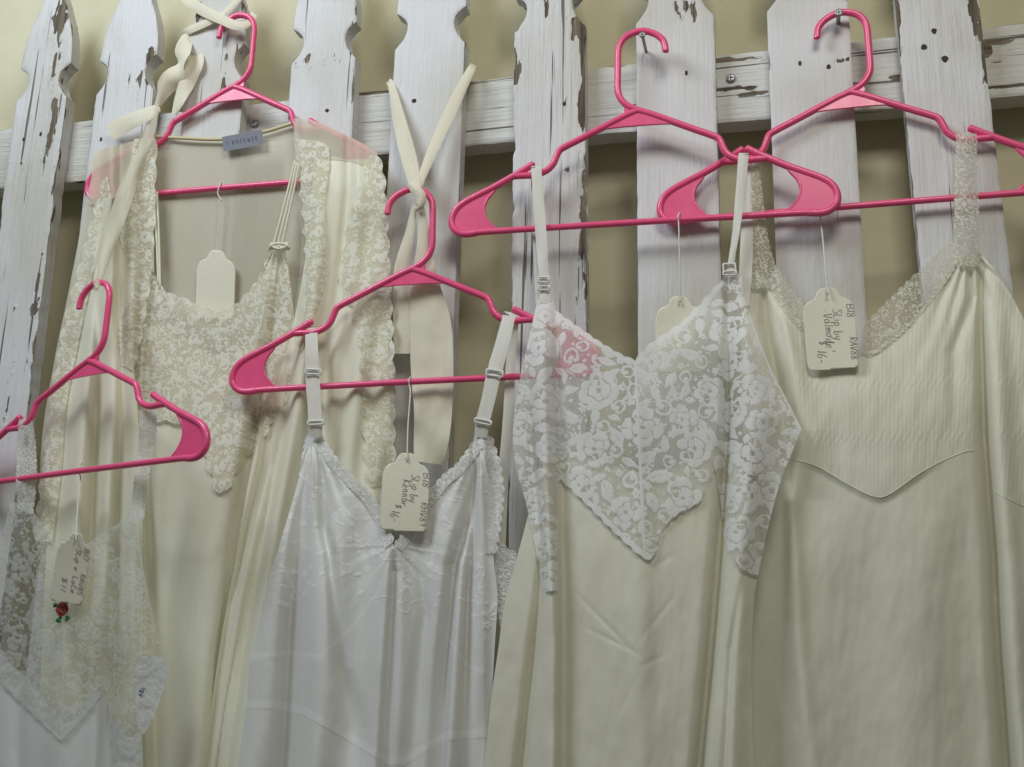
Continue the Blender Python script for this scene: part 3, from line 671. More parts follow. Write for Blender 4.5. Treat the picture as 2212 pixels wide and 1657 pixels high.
# ------------------------------------------------------------------ white gown with adjustable straps (middle)
gn = thing('gown', 'white gathered gown with adjustable straps and an embroidered scalloped neckline', 'gown', P(860, 1100, 0.05))
def gbase(x, y):
    b = 0.050 + 0.010 * np.sin(np.clip((x - 560) / 480, 0, 1) * np.pi) * sstep(1000, 1300, y)
    b = b - 0.010 * sstep(1040, 1075, x) - 0.012 * np.exp(-np.maximum(x - np.interp(y, [945, 1180, 1430, 1700], [655, 596, 533, 500]), 0) / 14)
    xl = np.interp(y, [945, 1180, 1430, 1700], [655, 596, 533, 500]); xr = np.interp(y, [945, 1100, 1700], [1060, 1078, 1050])
    u = (x - xl) / (xr - xl)
    b = b + 0.0065 * np.sin(2 * np.pi * (4.0 * u + 0.05 + 0.12 * np.sin(y / 140))) * sstep(960, 1230, y)
    return b - 0.006 * sstep(1000, 940, y)
gd = depth(gbase,
    [[(950, 668, 8, 8, -1), (1113, 647, 13, 13, -7), (1332, 628, 14, 14, -10), (1700, 610, 15, 15, -10)],
     [(960, 690, 6, 6, -1), (1141, 700, 8, 9, -6), (1198, 712, 9, 11, -7), (1444, 735, 11, 15, -7), (1571, 763, 18, 22, -4), (1660, 775, 26, 26, -1)],
     [(1000, 676, 7, 7, 1), (1200, 680, 14, 14, 3), (1500, 680, 22, 22, 3)],
     [(1185, 850, 6, 6, 0), (1233, 850, 6, 9, -7), (1416, 842, 9, 12, -8), (1700, 828, 12, 15, -8)],
     [(1190, 905, 8, 8, 0), (1332, 917, 10, 8, -5), (1450, 902, 12, 10, -4), (1600, 890, 16, 12, -2)],
     [(960, 1038, 6, 6, -1), (1141, 1004, 12, 8, -8), (1219, 982, 13, 8, -11), (1416, 965, 17, 8, -13), (1700, 945, 19, 9, -13)],
     [(1141, 1022, 5, 6, -3), (1275, 1011, 6, 7, -7), (1444, 1005, 7, 9, -6), (1640, 1000, 10, 12, -3)],
     [(1141, 1040, 9, 9, 2), (1400, 1035, 14, 14, 3), (1700, 1030, 16, 16, 2)]], gain=1.05, seed=2)
neck = [(664, 940), (690, 938), (722, 985), (762, 1030), (800, 1068), (832, 1120), (852, 1178), (885, 1130), (920, 1075), (955, 1030), (985, 1005), (1018, 962), (1030, 938), (1058, 942)]
def hemline(x): return np.interp(x, [500, 600, 655, 760, 835, 870, 960, 1070], [1530, 1532, 1545, 1605, 1652, 1655, 1600, 1592])
def hem2(x): return np.interp(x, [530, 625, 690, 760, 850, 930, 1010, 1070], [1424, 1414, 1424, 1360, 1240, 1330, 1444, 1462])
sprig = lace_field(SPRIG, 31, 1.0)
def gtone(x, y):
    h = hemline(x); b1 = sstep(-22, -18, y - h) * sstep(2, -1, y - h)
    h2 = hem2(x); b2 = sstep(-12, -9, y - h2) * sstep(2, -1, y - h2) * 0.7
    return np.clip(0.5 * b1 + 0.6 * b2, 0, 1)
gout = np.concatenate([curve(neck, 8), curve([(1058, 942), (1076, 1000), (1084, 1060), (1078, 1130), (1066, 1200), (1074, 1290), (1068, 1400), (1060, 1550), (1050, 1700)], 6), curve([(500, 1700), (525, 1530), (540, 1400), (566, 1295), (602, 1180), (640, 1050), (655, 965), (664, 940)], 6)])
def sprig_lace(U, V, px, py):
    f = sprig(U, V, px, py); n = np.interp(px, [600, 700, 852, 1000, 1080], [1330, 1250, 1330, 1300, 1450])
    return np.where(py < n, np.where(f > -0.1, f, -0.3), -0.3)
sheet('body', gout, lambda x, y: gd(x, y) + 0.0003 * sstep(-2, 2, hemline(x) - y) + 0.0001 * gtone(x, y) + gather(x, y, 674, 938, 34, .0022, 130) + gather(x, y, 1040, 936, 34, .0022, 130, 3) + gather(x, y, 852, 1178, 13, .0008, 90, 5), M['white_lining'], gn, 2.2, sprig_lace, gtone, curved=False, relief=0.00045)
def strip_between(c, wd, side):
    c = np.asarray(c); t = np.gradient(c, axis=0); n = np.stack([-t[:, 1], t[:, 0]], 1); n /= np.linalg.norm(n, axis=1)[:, None] + 1e-9
    return c + n * wd * side
nc = curve(neck[1:7], 10); nc2 = curve(neck[6:13], 10)
for k, c in enumerate((nc, nc2)):
    e = np.concatenate([scallop(c[::4], 18, 4, -1), strip_between(c, 22, 1)[::-1]])
    sheet('neckline_lace', e, lambda x, y: gd(x, y) + 0.002, M['white_edge'], gn, 2.2, lace_field(TINY, 41 + k, 0.9), curved=False, relief=0.0005)
sheet('armhole_lace', np.concatenate([scallop([(1058, 942), (1076, 1000), (1084, 1060), (1078, 1130), (1068, 1195)], 22, 6, -1), curve([(1050, 1195), (1058, 1120), (1060, 1050), (1045, 985), (1038, 950)], 6)]),
      lambda x, y: gd(x, y) + 0.0022, M['white_edge'], gn, 2.2, lace_field(TINY, 47, 0.9), curved=False, relief=0.0005)
sheet('lining_lace', [(1068, 1180), (1085, 1172), (1100, 1188), (1114, 1192), (1114, 1235), (1108, 1300), (1092, 1372), (1082, 1360), (1072, 1300)], depth(0.040), M['white_edge'], gn, 2.2, lace_field(TINY, 49, .9), relief=0.0012)
def slider(parent, x, y, d, hw_, hh, ang):
    a = math.radians(ang); pts = []
    for (u, v) in ((-hw_, -hh), (hw_, -hh), (hw_, hh), (-hw_, hh), (-hw_, -hh)):
        pts.append((x + u * math.cos(a) - v * math.sin(a), y + u * math.sin(a) + v * math.cos(a), d))
    c = np.array(pts); c = np.repeat(c, 2, 0)[:-1]; c = curve(c, 4)
    tube('slider', P(c[:, 0], c[:, 1], c[:, 2]), 0.0011, M['clear'], parent, 6)
s1 = ribbon('strap', [(672, 708, 13, .0405, 0), (672, 712, 13, .0475, 0), (673, 760, 14, .0525, 0), (674, 805, 15, .0525, 0), (678, 860, 15, .053, 0), (681, 915, 15, .053, 0), (682, 945, 14, .050, 0)], M['elastic'], gn, curl=0.8)
slider(s1, 676, 803, .0555, 17, 5, 2); slider(s1, 682, 913, .0558, 17, 4, -3)
s2 = ribbon('strap', [(1099, 682, 14, .030, 0), (1098, 688, 14, .038, 0), (1085, 740, 15, .046, 0), (1067, 805, 16, .0505, 0), (1055, 860, 15, .0515, 0), (1042, 912, 15, .0515, 0), (1038, 945, 14, .048, 0)], M['elastic'], gn, curl=0.8)
slider(s2, 1068, 806, .0535, 18, 6, 8); slider(s2, 1043, 911, .0542, 18, 4, 12)
ribbon('back_strap', [(1112, 690, 9, .0285, 0), (1104, 760, 10, .027, 0), (1097, 900, 11, .026, 0), (1086, 1040, 12, .026, 0), (1078, 1190, 13, .027, 0), (1075, 1300, 13, .027, 0)], M['elastic'], gn, curl=0.5)

# ------------------------------------------------------------------ slip with white floral lace (right of middle)
fl = thing('slip', 'slip with a white floral lace bodice coming to a point over a plain satin skirt', 'slip', P(1380, 900, 0.055))
def fbase(x, y):
    b = 0.034 + 0.0022 * np.sin(x / 30.0 + 0.6 * np.sin(y / 180)) * sstep(1180, 1400, y) + 0.016 * sstep(640, 760, y) + 0.008 * sstep(800, 1300, y)
    b = b + 0.006 * np.sin(np.clip((x - 1200) / 340, 0, 1) * np.pi) * sstep(700, 950, y)
    return b
fd = depth(fbase,
    [[(650, 1180, 16, 12, 1), (800, 1172, 24, 18, 7), (1000, 1178, 26, 16, 9), (1270, 1192, 22, 10, 9), (1400, 1198, 26, 8, 8), (1700, 1195, 26, 8, 8)],
     [(700, 1200, 6, 8, -1), (850, 1206, 6, 10, -4), (1050, 1214, 6, 14, -4), (1270, 1216, 6, 16, -4), (1700, 1214, 7, 22, -4)],
     [(800, 1140, 6, 6, -1), (1000, 1150, 7, 7, -4), (1200, 1170, 7, 7, -4), (1300, 1162, 8, 8, -6), (1400, 1150, 8, 8, -8), (1700, 1118, 10, 10, -8)],
     [(640, 1572, 6, 6, -2), (750, 1570, 8, 9, -6), (900, 1572, 10, 9, -9), (1100, 1560, 12, 9, -13), (1300, 1544, 12, 9, -14), (1700, 1506, 12, 9, -14)],
     [(640, 1600, 12, 12, 2), (900, 1630, 26, 40, 8), (1200, 1596, 22, 26, 8), (1400, 1590, 24, 26, 7), (1700, 1580, 24, 26, 7)],
     [(1250, 1600, 5, 5, 0), (1400, 1578, 5, 5, -3), (1700, 1560, 6, 6, -4)],
     [(780, 1374, 5, 5, 0), (900, 1378, 14, 14, 1.5), (1100, 1385, 20, 20, 2)]],
    gain=1.15, seed=6, crease=0.0016)
def creases(x, y):
    d = 0
    for (ax, ay, bx, by, am) in ((1230, 1266, 1375, 1416, 1.6), (1375, 1390, 1470, 1270, 1.2), (1250, 1348, 1395, 1420, 1.2), (1375, 1444, 1440, 1412, 1.0), (1400, 1230, 1470, 1190, 1.0), (1330, 1560, 1380, 1450, .8)):
        ex, ey = bx - ax, by - ay; L = ex * ex + ey * ey; t = np.clip(((x - ax) * ex + (y - ay) * ey) / L, 0, 1)
        q = np.hypot(x - ax - t * ex, y - ay - t * ey); d = d - 0.55 * am * np.exp(-(q / 5) ** 2) * np.sin(np.pi * np.clip(t, 0.05, .95)) / 1000
    return d
sheet('skirt', [(1180, 1000), (1260, 985), (1380, 1020), (1480, 1000), (1560, 960), (1600, 1000), (1640, 1150), (1636, 1240), (1628, 1300), (1622, 1450), (1628, 1700), (1628, 1700), (1040, 1700), (1040, 1700), (1062, 1500), (1076, 1400), (1090, 1300), (1120, 1190), (1150, 1080)],
      lambda x, y: fd(x, y) + creases(x, y) - 0.0035, M['ivory'], fl, 4)
lo = np.concatenate([scallop([(1192, 645), (1200, 672), (1240, 702), (1290, 737), (1335, 764), (1372, 780)], 26, 3, -1), scallop([(1372, 780), (1405, 745), (1445, 718), (1482, 690), (1520, 650), (1555, 612), (1578, 592)], 30, 4, -1),
                     curve([(1600, 590), (1606, 640), (1626, 700), (1660, 785), (1700, 866), (1731, 926), (1731, 926), (1712, 972), (1682, 1050), (1656, 1150), (1637, 1242)], 8),
                     scallop([(1637, 1242), (1605, 1228), (1580, 1200), (1562, 1150)], 26, 3, -1),
                     curve([(1556, 1090), (1545, 1015)], 4),
                     scallop([(1540, 1015), (1510, 1080), (1460, 1110), (1425, 1150), (1412, 1196), (1392, 1204), (1340, 1160), (1270, 1090), (1212, 1035)], 30, 3, -1),
                     curve([(1206, 1040), (1206, 1150), (1203, 1275)], 5), curve([(1176, 1278), (1166, 1240), (1152, 1160), (1134, 1080), (1112, 1000), (1108, 920), (1120, 830), (1148, 705), (1160, 648)], 8)])
NE = [([(1196, 660), (1240, 702), (1290, 737), (1335, 764), (1372, 780), (1405, 745), (1445, 718), (1482, 690), (1520, 650), (1555, 612)], 9), ([(1372, 780), (1380, 950), (1392, 1204)], 3.5),
      ([(1212, 1035), (1270, 1090), (1340, 1160), (1392, 1204)], 9), ([(1600, 600), (1626, 700), (1660, 785), (1700, 866), (1731, 926)], 4)]
sheet('lace_bodice', lo, fd, M['floral_lace'], fl, 2.0, lace_field(FLORAL, 62, 0.88, edge=NE), curved=False, relief=0.0003)
q1 = ribbon('strap', [(1157, 372, 11, .0285, 0), (1158, 366, 11, .034, 0), (1163, 440, 12, .036, 0), (1169, 520, 12, .036, 2), (1173, 575, 11, .036, 0), (1175, 612, 10, .036, 0), (1176, 655, 12, .0365, 0)], M['elastic'], fl, curl=0.8)
ribbon('back_strap', [(1152, 380, 6, .020, 0), (1156, 470, 8, .020, 0), (1160, 560, 8, .022, 0), (1166, 660, 9, .026, 0)], M['elastic'], fl)
slider(q1, 1174, 604, .039, 12, 5, 0); slider(q1, 1175, 622, .039, 12, 4, 0)
q2 = ribbon('strap', [(1606, 345, 10, .0285, 0), (1605, 338, 11, .034, 0), (1598, 420, 10, .036, 0), (1589, 500, 8, .036, 2), (1580, 560, 7, .036, 0), (1577, 598, 12, .036, 0)], M['elastic'], fl, curl=0.8)
ribbon('back_strap', [(1612, 345, 8, .020, 0), (1613, 450, 12, .020, 0), (1611, 560, 14, .024, 0), (1604, 660, 14, .028, 0)], M['elastic'], fl)
slider(q2, 1575, 578, .039, 13, 8, -3); slider(q2, 1576, 590, .0395, 14, 4, -3)

# ------------------------------------------------------------------ pleated ivory slip (right)
iv = thing('slip', 'ivory slip with lace straps and a finely pleated bodice above a curved seam', 'slip', P(1890, 900, 0.03))
SEAM = [(1690, 990), (1705, 992), (1760, 1006), (1830, 1046), (1885, 1072), (1920, 1068), (1990, 1020), (2060, 985), (2108, 978), (2140, 1050), (2190, 1085), (2260, 1110)]
sm = curve(SEAM, 8)
def seam_y(x): return np.interp(x, sm[:, 0], sm[:, 1])
def ibase(x, y):
    b = 0.017 + 0.0028 * np.sin((x - 0.03 * (y - 900)) / 34.0 + 0.5 * np.sin(y / 200)) * sstep(1020, 1250, y) + 0.012 * sstep(560, 900, y) + 0.010 * np.sin(np.clip((x - 1690) / 420, 0, 1) * np.pi) * sstep(650, 950, y) - 0.004 * sstep(1050, 1700, y)
    s = y - seam_y(x); return b - 0.0026 * np.exp(-np.maximum(s - 6, 0) / 60) * sstep(-2, 16, s) * sstep(1700, 1780, x) * sstep(2060, 1960, x)
idp = depth(ibase,
    [[(580, 1642, 6, 8, -1), (700, 1655, 9, 10, -5), (850, 1684, 10, 9, -8), (980, 1700, 9, 8, -5), (1080, 1705, 9, 8, 0)],
     [(600, 1680, 10, 12, 1), (780, 1712, 14, 22, 4), (930, 1735, 16, 40, 4), (1080, 1750, 20, 40, 0)],
     [(990, 1705, 12, 14, 0), (1080, 1708, 12, 16, 5), (1400, 1725, 16, 18, 4), (1700, 1755, 20, 20, 2)],
     [(560, 2092, 5, 6, -1), (640, 2100, 7, 7, -3), (760, 2060, 12, 12, -2), (950, 2060, 14, 14, 0)],
     [(540, 2120, 5, 5, -2), (700, 2118, 7, 8, -7), (945, 2126, 11, 9, -11), (1198, 2146, 14, 9, -13), (1388, 2155, 15, 9, -14), (1700, 2178, 18, 12, -14)],
     [(600, 2150, 12, 16, 1), (945, 2160, 16, 24, 5), (1400, 2192, 18, 26, 5), (1700, 2215, 18, 26, 5)],
     [(1000, 1800, 60, 60, 0), (1300, 1830, 70, 60, -2), (1700, 1850, 70, 70, -3)]], gain=1.3, seed=8, crease=0.0016)
def rows(x, y): return sum(np.exp(-((y - yy - 6 * np.sin(x / 90)) / 14) ** 2) for yy in (826, 944))
def pleat(x, y):
    u = x + 0.06 * (y - 800) * np.clip((x - 1900) / 200, -1, 1)
    return 0.00028 * np.abs(np.sin(np.pi * u / 9.0 + 0.6 * fbm(x / 20, y / 60, 2))) + 0.00014 * rows(x, y) * np.sin(2 * np.pi * (u + y * 0.5 + 8 * fbm(x / 15, y / 15, 2)) / 15.0)
bout = [(1605, 585), (1605, 585), (1660, 600), (1700, 660), (1760, 735), (1830, 768), (1868, 768), (1912, 742), (1986, 672), (2058, 560), (2058, 560), (2115, 545), (2115, 545), (2160, 600), (2211, 690), (2260, 800), (2260, 1110), (2260, 1110), (2190, 1087), (2140, 1052), (2108, 980), (2060, 987), (1990, 1022), (1920, 1070), (1885, 1074), (1830, 1048), (1760, 1008), (1690, 992), (1640, 985), (1600, 900)]
sheet('bodice', bout, lambda x, y: idp(x, y) + pleat(x, y) + gather(x, y, 2088, 530, 22, .0022, 150, 2) + gather(x, y, 1640, 560, 20, .0020, 150, 4), M['ivory2'], iv, 2.4)
sk = np.concatenate([sm[sm[:, 0] < 2109] - [0, 3], sm[sm[:, 0] >= 2109] - [0, 3], np.array([(2330, 1120), (2330, 1700), (1590, 1700), (1600, 1300), (1620, 1100), (1650, 995)])])
sheet('skirt', sk, lambda x, y: idp(x, y) + 0.0006, M['ivory'], iv, 4, curved=False)
c = sm[(sm[:, 0] > 1700) & (sm[:, 0] < 2106)]; tube('seam', P(c[:, 0], c[:, 1], idp(c[:, 0], c[:, 1]) + 0.0006), 0.0005, M['ivory'], iv, 6)
c = sm[(sm[:, 0] > 2140)]; tube('seam', P(c[:, 0], c[:, 1], idp(c[:, 0], c[:, 1]) + 0.0006), 0.0005, M['ivory'], iv, 6)
sheet('neckline_lace', np.concatenate([scallop([(2056, 520), (2010, 565), (1960, 610), (1910, 660), (1866, 705)], 20, 4, 1), curve([(1862, 722), (1864, 762), (1884, 768), (1928, 738), (1996, 670), (2062, 580), (2066, 540)], 6)]),
      lambda x, y: idp(x, y) + 0.002, M['ivory_lace'], iv, 2.2, lace_field(TINY, 71), curved=False)
sheet('neckline_lace', np.concatenate([scallop([(1676, 576), (1700, 615), (1740, 665), (1790, 720), (1850, 765)], 20, 4, -1), curve([(1850, 780), (1770, 750), (1700, 680), (1655, 610)], 6)]),
      lambda x, y: idp(x, y) + 0.002, M['ivory_lace'], iv, 2.2, lace_field(TINY, 73), curved=False)
def lstrap(pl_, pr_, df, seed):
    e = np.concatenate([scallop(pl_, 14, 2.5, 1), scallop(pr_[::-1], 14, 2.5, 1)])
    return sheet('lace_strap', e, df, M['ivory_lace'], iv, 2.2, lace_field(TINY, seed, 0.88), curved=False, relief=0.0005)
lstrap([(2066, 288), (2063, 400), (2062, 520), (2066, 575)], [(2108, 288), (2110, 400), (2114, 480), (2118, 575)], depth(lambda x, y: 0.0195 + 0.002 * np.cos((x - 2088) / 14)), 81)
lstrap([(1612, 345), (1618, 450), (1618, 560), (1612, 625)], [(1636, 345), (1648, 450), (1660, 530), (1678, 585), (1690, 620)], depth(lambda x, y: 0.0195 + 0.002 * np.cos((x - 1640) / 14)), 83)

# ------------------------------------------------------------------ thin lace slip (far left)
gh = thing('slip', 'thin see-through white lace slip with a tiny red rose on its pointed bodice', 'slip', P(150, 1200, 0.06))
def hbase(x, y):
    b = 0.046 + 0.040 * np.clip(x / 330, -0.2, 1.1)
    return b * (1 - 0.18 * sstep(1000, 1700, y)) + 0.004
hd = depth(hbase,
    [[(1100, 250, 8, 8, -1), (1300, 240, 12, 10, -7), (1500, 236, 14, 9, -11), (1700, 228, 15, 9, -11)],
     [(1100, 290, 16, 16, 1), (1400, 290, 26, 26, 5), (1700, 275, 24, 24, 4)],
     [(1150, 60, 10, 10, 0), (1300, 55, 12, 12, -4), (1500, 40, 14, 14, -4)],
     [(1300, 130, 8, 8, 0), (1450, 130, 20, 20, 3), (1600, 128, 26, 26, 4)]], seed=12)
tri = np.concatenate([curve([(60, 1085), (85, 1125), (115, 1170), (145, 1215), (145, 1215), (175, 1185), (215, 1155), (262, 1125), (286, 1095), (286, 1095), (304, 1100), (302, 1180), (318, 1270), (340, 1370), (358, 1422), (358, 1422), (352, 1470), (330, 1540), (308, 1590), (300, 1700)], 8),
                      scallop([(285, 1700), (255, 1660), (238, 1600), (236, 1500)], 30, 4, -1), scallop([(226, 1490), (185, 1540), (132, 1598)], 30, 3, -1), scallop([(132, 1598), (70, 1540), (10, 1480), (-20, 1450)], 30, 3, -1), curve([(-25, 1300), (0, 1180), (22, 1085)], 6)])
sheet('lace_bodice', tri, hd, M['ghost_lace'], gh, 2.2, lace_field([('rose', 1.2, 1.7, 160)] + SMALL, 91, 0.9, edge=[([(60, 1085), (85, 1125), (115, 1170), (145, 1215), (175, 1185), (215, 1155), (262, 1125), (286, 1095)], 5), ([(304, 1100), (302, 1180), (318, 1270), (340, 1370), (358, 1422)], 4), ([(226, 1490), (185, 1540), (132, 1598), (70, 1540), (10, 1480)], 7), ([(145, 1215), (136, 1450), (132, 1598)], 2.5)]), curved=False, relief=0.0007)
sheet('skirt', [(-20, 1420), (30, 1440), (80, 1490), (130, 1545), (180, 1520), (222, 1480), (240, 1540), (275, 1590), (305, 1600), (308, 1700), (308, 1700), (-30, 1700), (-30, 1700)], lambda x, y: hd(x, y) - 0.003, M['ghost_satin'], gh, 4)
for (pl_, pr_, sd, dd) in (([(42, 905), (38, 980), (36, 1050), (40, 1100)], [(68, 905), (76, 960), (78, 1040), (70, 1110)], 95, .046), ([(306, 868), (300, 950), (290, 1040), (282, 1120)], [(338, 868), (336, 940), (322, 1020), (310, 1120)], 97, .094)):
    e = np.concatenate([scallop(pl_, 14, 2, 1), scallop(pr_[::-1], 14, 2, 1)])
    sheet('lace_strap', e, depth(lambda x, y, dd=dd: dd + 0.002 * np.sin(y / 20) - 0.012 * sstep(900, 1120, y) * (dd > .06)), M['strap_lace'], gh, 2.2, lace_field(TINY, sd, 0.88), curved=False)
cl = sheet('care_label', [(296, 1430), (330, 1418), (356, 1428), (357, 1468), (338, 1532), (312, 1582), (300, 1575), (292, 1500)], lambda x, y: hd(x, y) - 0.0015, M['patch'], gh, 4)
# ------------------------------------------------------------------ rose trim on the thin slip
def petal(c, r, ang, lift):
    V = []; Fc = []; n = 8
    for i in range(n):
        for j in range(n):
            u = i / (n - 1); v = j / (n - 1) * 2 - 1
            rad = r * (0.15 + 0.95 * u); a = ang + v * (0.75 - 0.25 * u)
            h = lift + 0.0022 * math.sin(u * 2.2) - 0.0012 * v * v + 0.0006 * math.sin(5 * v + ang)
            V.append((c[0] + rad * math.cos(a), c[1] - h, c[2] + rad * math.sin(a)))
    for i in range(n - 1):
        for j in range(n - 1): Fc.append((i * n + j, i * n + j + 1, (i + 1) * n + j + 1, (i + 1) * n + j))
    return np.array(V), Fc
rc = P(137, 1316, hd(np.array([137.]), np.array([1316.]))[0] + 0.002)
rose = mesh('rose', *join([petal(rc, 0.0068, a * 2 * math.pi / 6 + .2, 0.0010) for a in range(6)] + [petal(rc, 0.0048, a * 2 * math.pi / 5, 0.0026) for a in range(5)] + [petal(rc, 0.0030, a * 2 * math.pi / 4, 0.0042) for a in range(4)]), M['red'], gh)
for (a, s) in ((-1.9, 1.0), (-1.0, .95), (2.75, .8)):
    lc = rc + np.array([math.cos(a) * .0066, 0.0005, math.sin(a) * .0066])
    mesh('leaf', *petal(lc, 0.007 * s, a, 0.0), M['green'], rose)

# ------------------------------------------------------------------ ribbons
r1 = thing('tie_ribbon', 'cream ribbon wound around the top of the third picket and hanger hook', 'ribbon', P(470, 30, 0.01))
ribbon('band', [(396, -12, 12, -.006, 0), (412, 6, 12, .004, 0), (440, 24, 12, .008, 1), (478, 42, 11, .013, -1), (512, 56, 10, .017, 0), (536, 50, 8, .012, 0), (550, 30, 8, -.004, 0)], M['muslin'], r1, curl=1.2)
ribbon('band', [(396, 76, 8, -.006, 0), (408, 66, 8, .003, 0), (440, 52, 8, .005, 0), (475, 36, 6, .007, 0), (506, 8, 6, .006, 0), (530, -20, 6, .004, 0)], M['muslin'], r1, curl=0.8)
r2 = thing('tie_ribbon', 'sheer cream ribbon knotted at the robe shoulder and running down to the far left hanger', 'ribbon', P(338, 235, 0.02))
ribbon('tail', [(344, 232, 8, .018, 0), (315, 248, 15, .022, 2), (275, 266, 18, .020, -1), (238, 286, 20, .016, 1)], M['muslin'], r2, curl=1.5)
ribbon('loop', [(338, 232, 6, .018, 0), (350, 208, 12, .020, 5), (362, 182, 22, .019, 9), (380, 160, 20, .017, 2), (391, 138, 7, .015, -8), (394, 112, 17, .009, -9), (404, 86, 14, .001, 0), (420, 76, 10, -.012, 0)], M['muslin'], r2, curl=2.0)
ribbon('loop', [(424, 96, 10, -.012, 0), (424, 130, 16, .002, 4), (408, 170, 18, .010, -5), (388, 215, 12, .014, 3), (376, 248, 6, .012, 0)], M['muslin'], r2, curl=1.5)
sheerb = M['yoke']
ribbon('band', [(338, 232, 7, .018, 0), (322, 290, 11, .026, 4), (292, 370, 14, .034, -5), (262, 455, 15, .046, 5), (234, 540, 11, .060, -2), (216, 600, 7, .074, 0), (208, 622, 6, .083, 0), (205, 628, 5, .070, 0)], sheerb, r2, m=15, curl=3.0)
ribbon('band', [(334, 236, 5, .017, 0), (300, 330, 12, .028, -2), (262, 430, 14, .040, 2), (230, 530, 10, .058, 1), (209, 618, 5, .080, 0)], sheerb, r2, m=9, curl=-2.0)
ribbon('band', [(240, 420, 5, .034, 0), (226, 470, 9, .044, 2), (214, 540, 9, .058, -2), (206, 616, 5, .080, 0)], sheerb, r2, m=9, curl=2.0)
r3 = thing('tie_ribbon', 'torn cream cloth strip tied around the fifth picket with two hanging tails', 'ribbon', P(900, 410, 0.04))
ribbon('band', [(838, 176, 7, -.016, 0), (846, 188, 8, .004, 0), (862, 260, 14, .014, 2), (880, 330, 17, .026, -2), (893, 385, 14, .038, 1), (900, 418, 9, .046, 0)], M['muslin'], r3, curl=2.0, m=9)
ribbon('band', [(1024, 140, 7, -.016, 0), (1014, 156, 9, .004, 0), (985, 215, 13, .012, -1), (945, 300, 12, .022, 1), (912, 380, 9, .036, 0), (900, 414, 7, .045, 0)], M['muslin'], r3, curl=1.5, m=9)
ribbon('knot', [(884, 396, 8, .044, 0), (896, 408, 11, .048, 1), (908, 424, 12, .0485, 0), (906, 444, 10, .046, 0), (896, 452, 6, .040, 0)], M['muslin'], r3, curl=3.5, m=9)
ribbon('tail', [(896, 440, 6, .036, 0), (884, 505, 10, .030, 2), (868, 580, 17, .024, -2), (866, 640, 17, .022, 1), (868, 700, 19, .022, 1), (869, 764, 19, .020, 0)], M['muslin'], r3, curl=2.0, m=9)
ribbon('tail', [(902, 430, 7, .040, 0), (912, 470, 10, .036, 3), (916, 540, 17, .030, -2), (918, 624, 34, .026, 2), (930, 700, 44, .025, -1), (933, 800, 46, .025, 1), (935, 888, 41, .027, -3), (931, 950, 38, .026, 3), (925, 1000, 32, .024, -2)], M['muslin'], r3, curl=1.5, m=13)

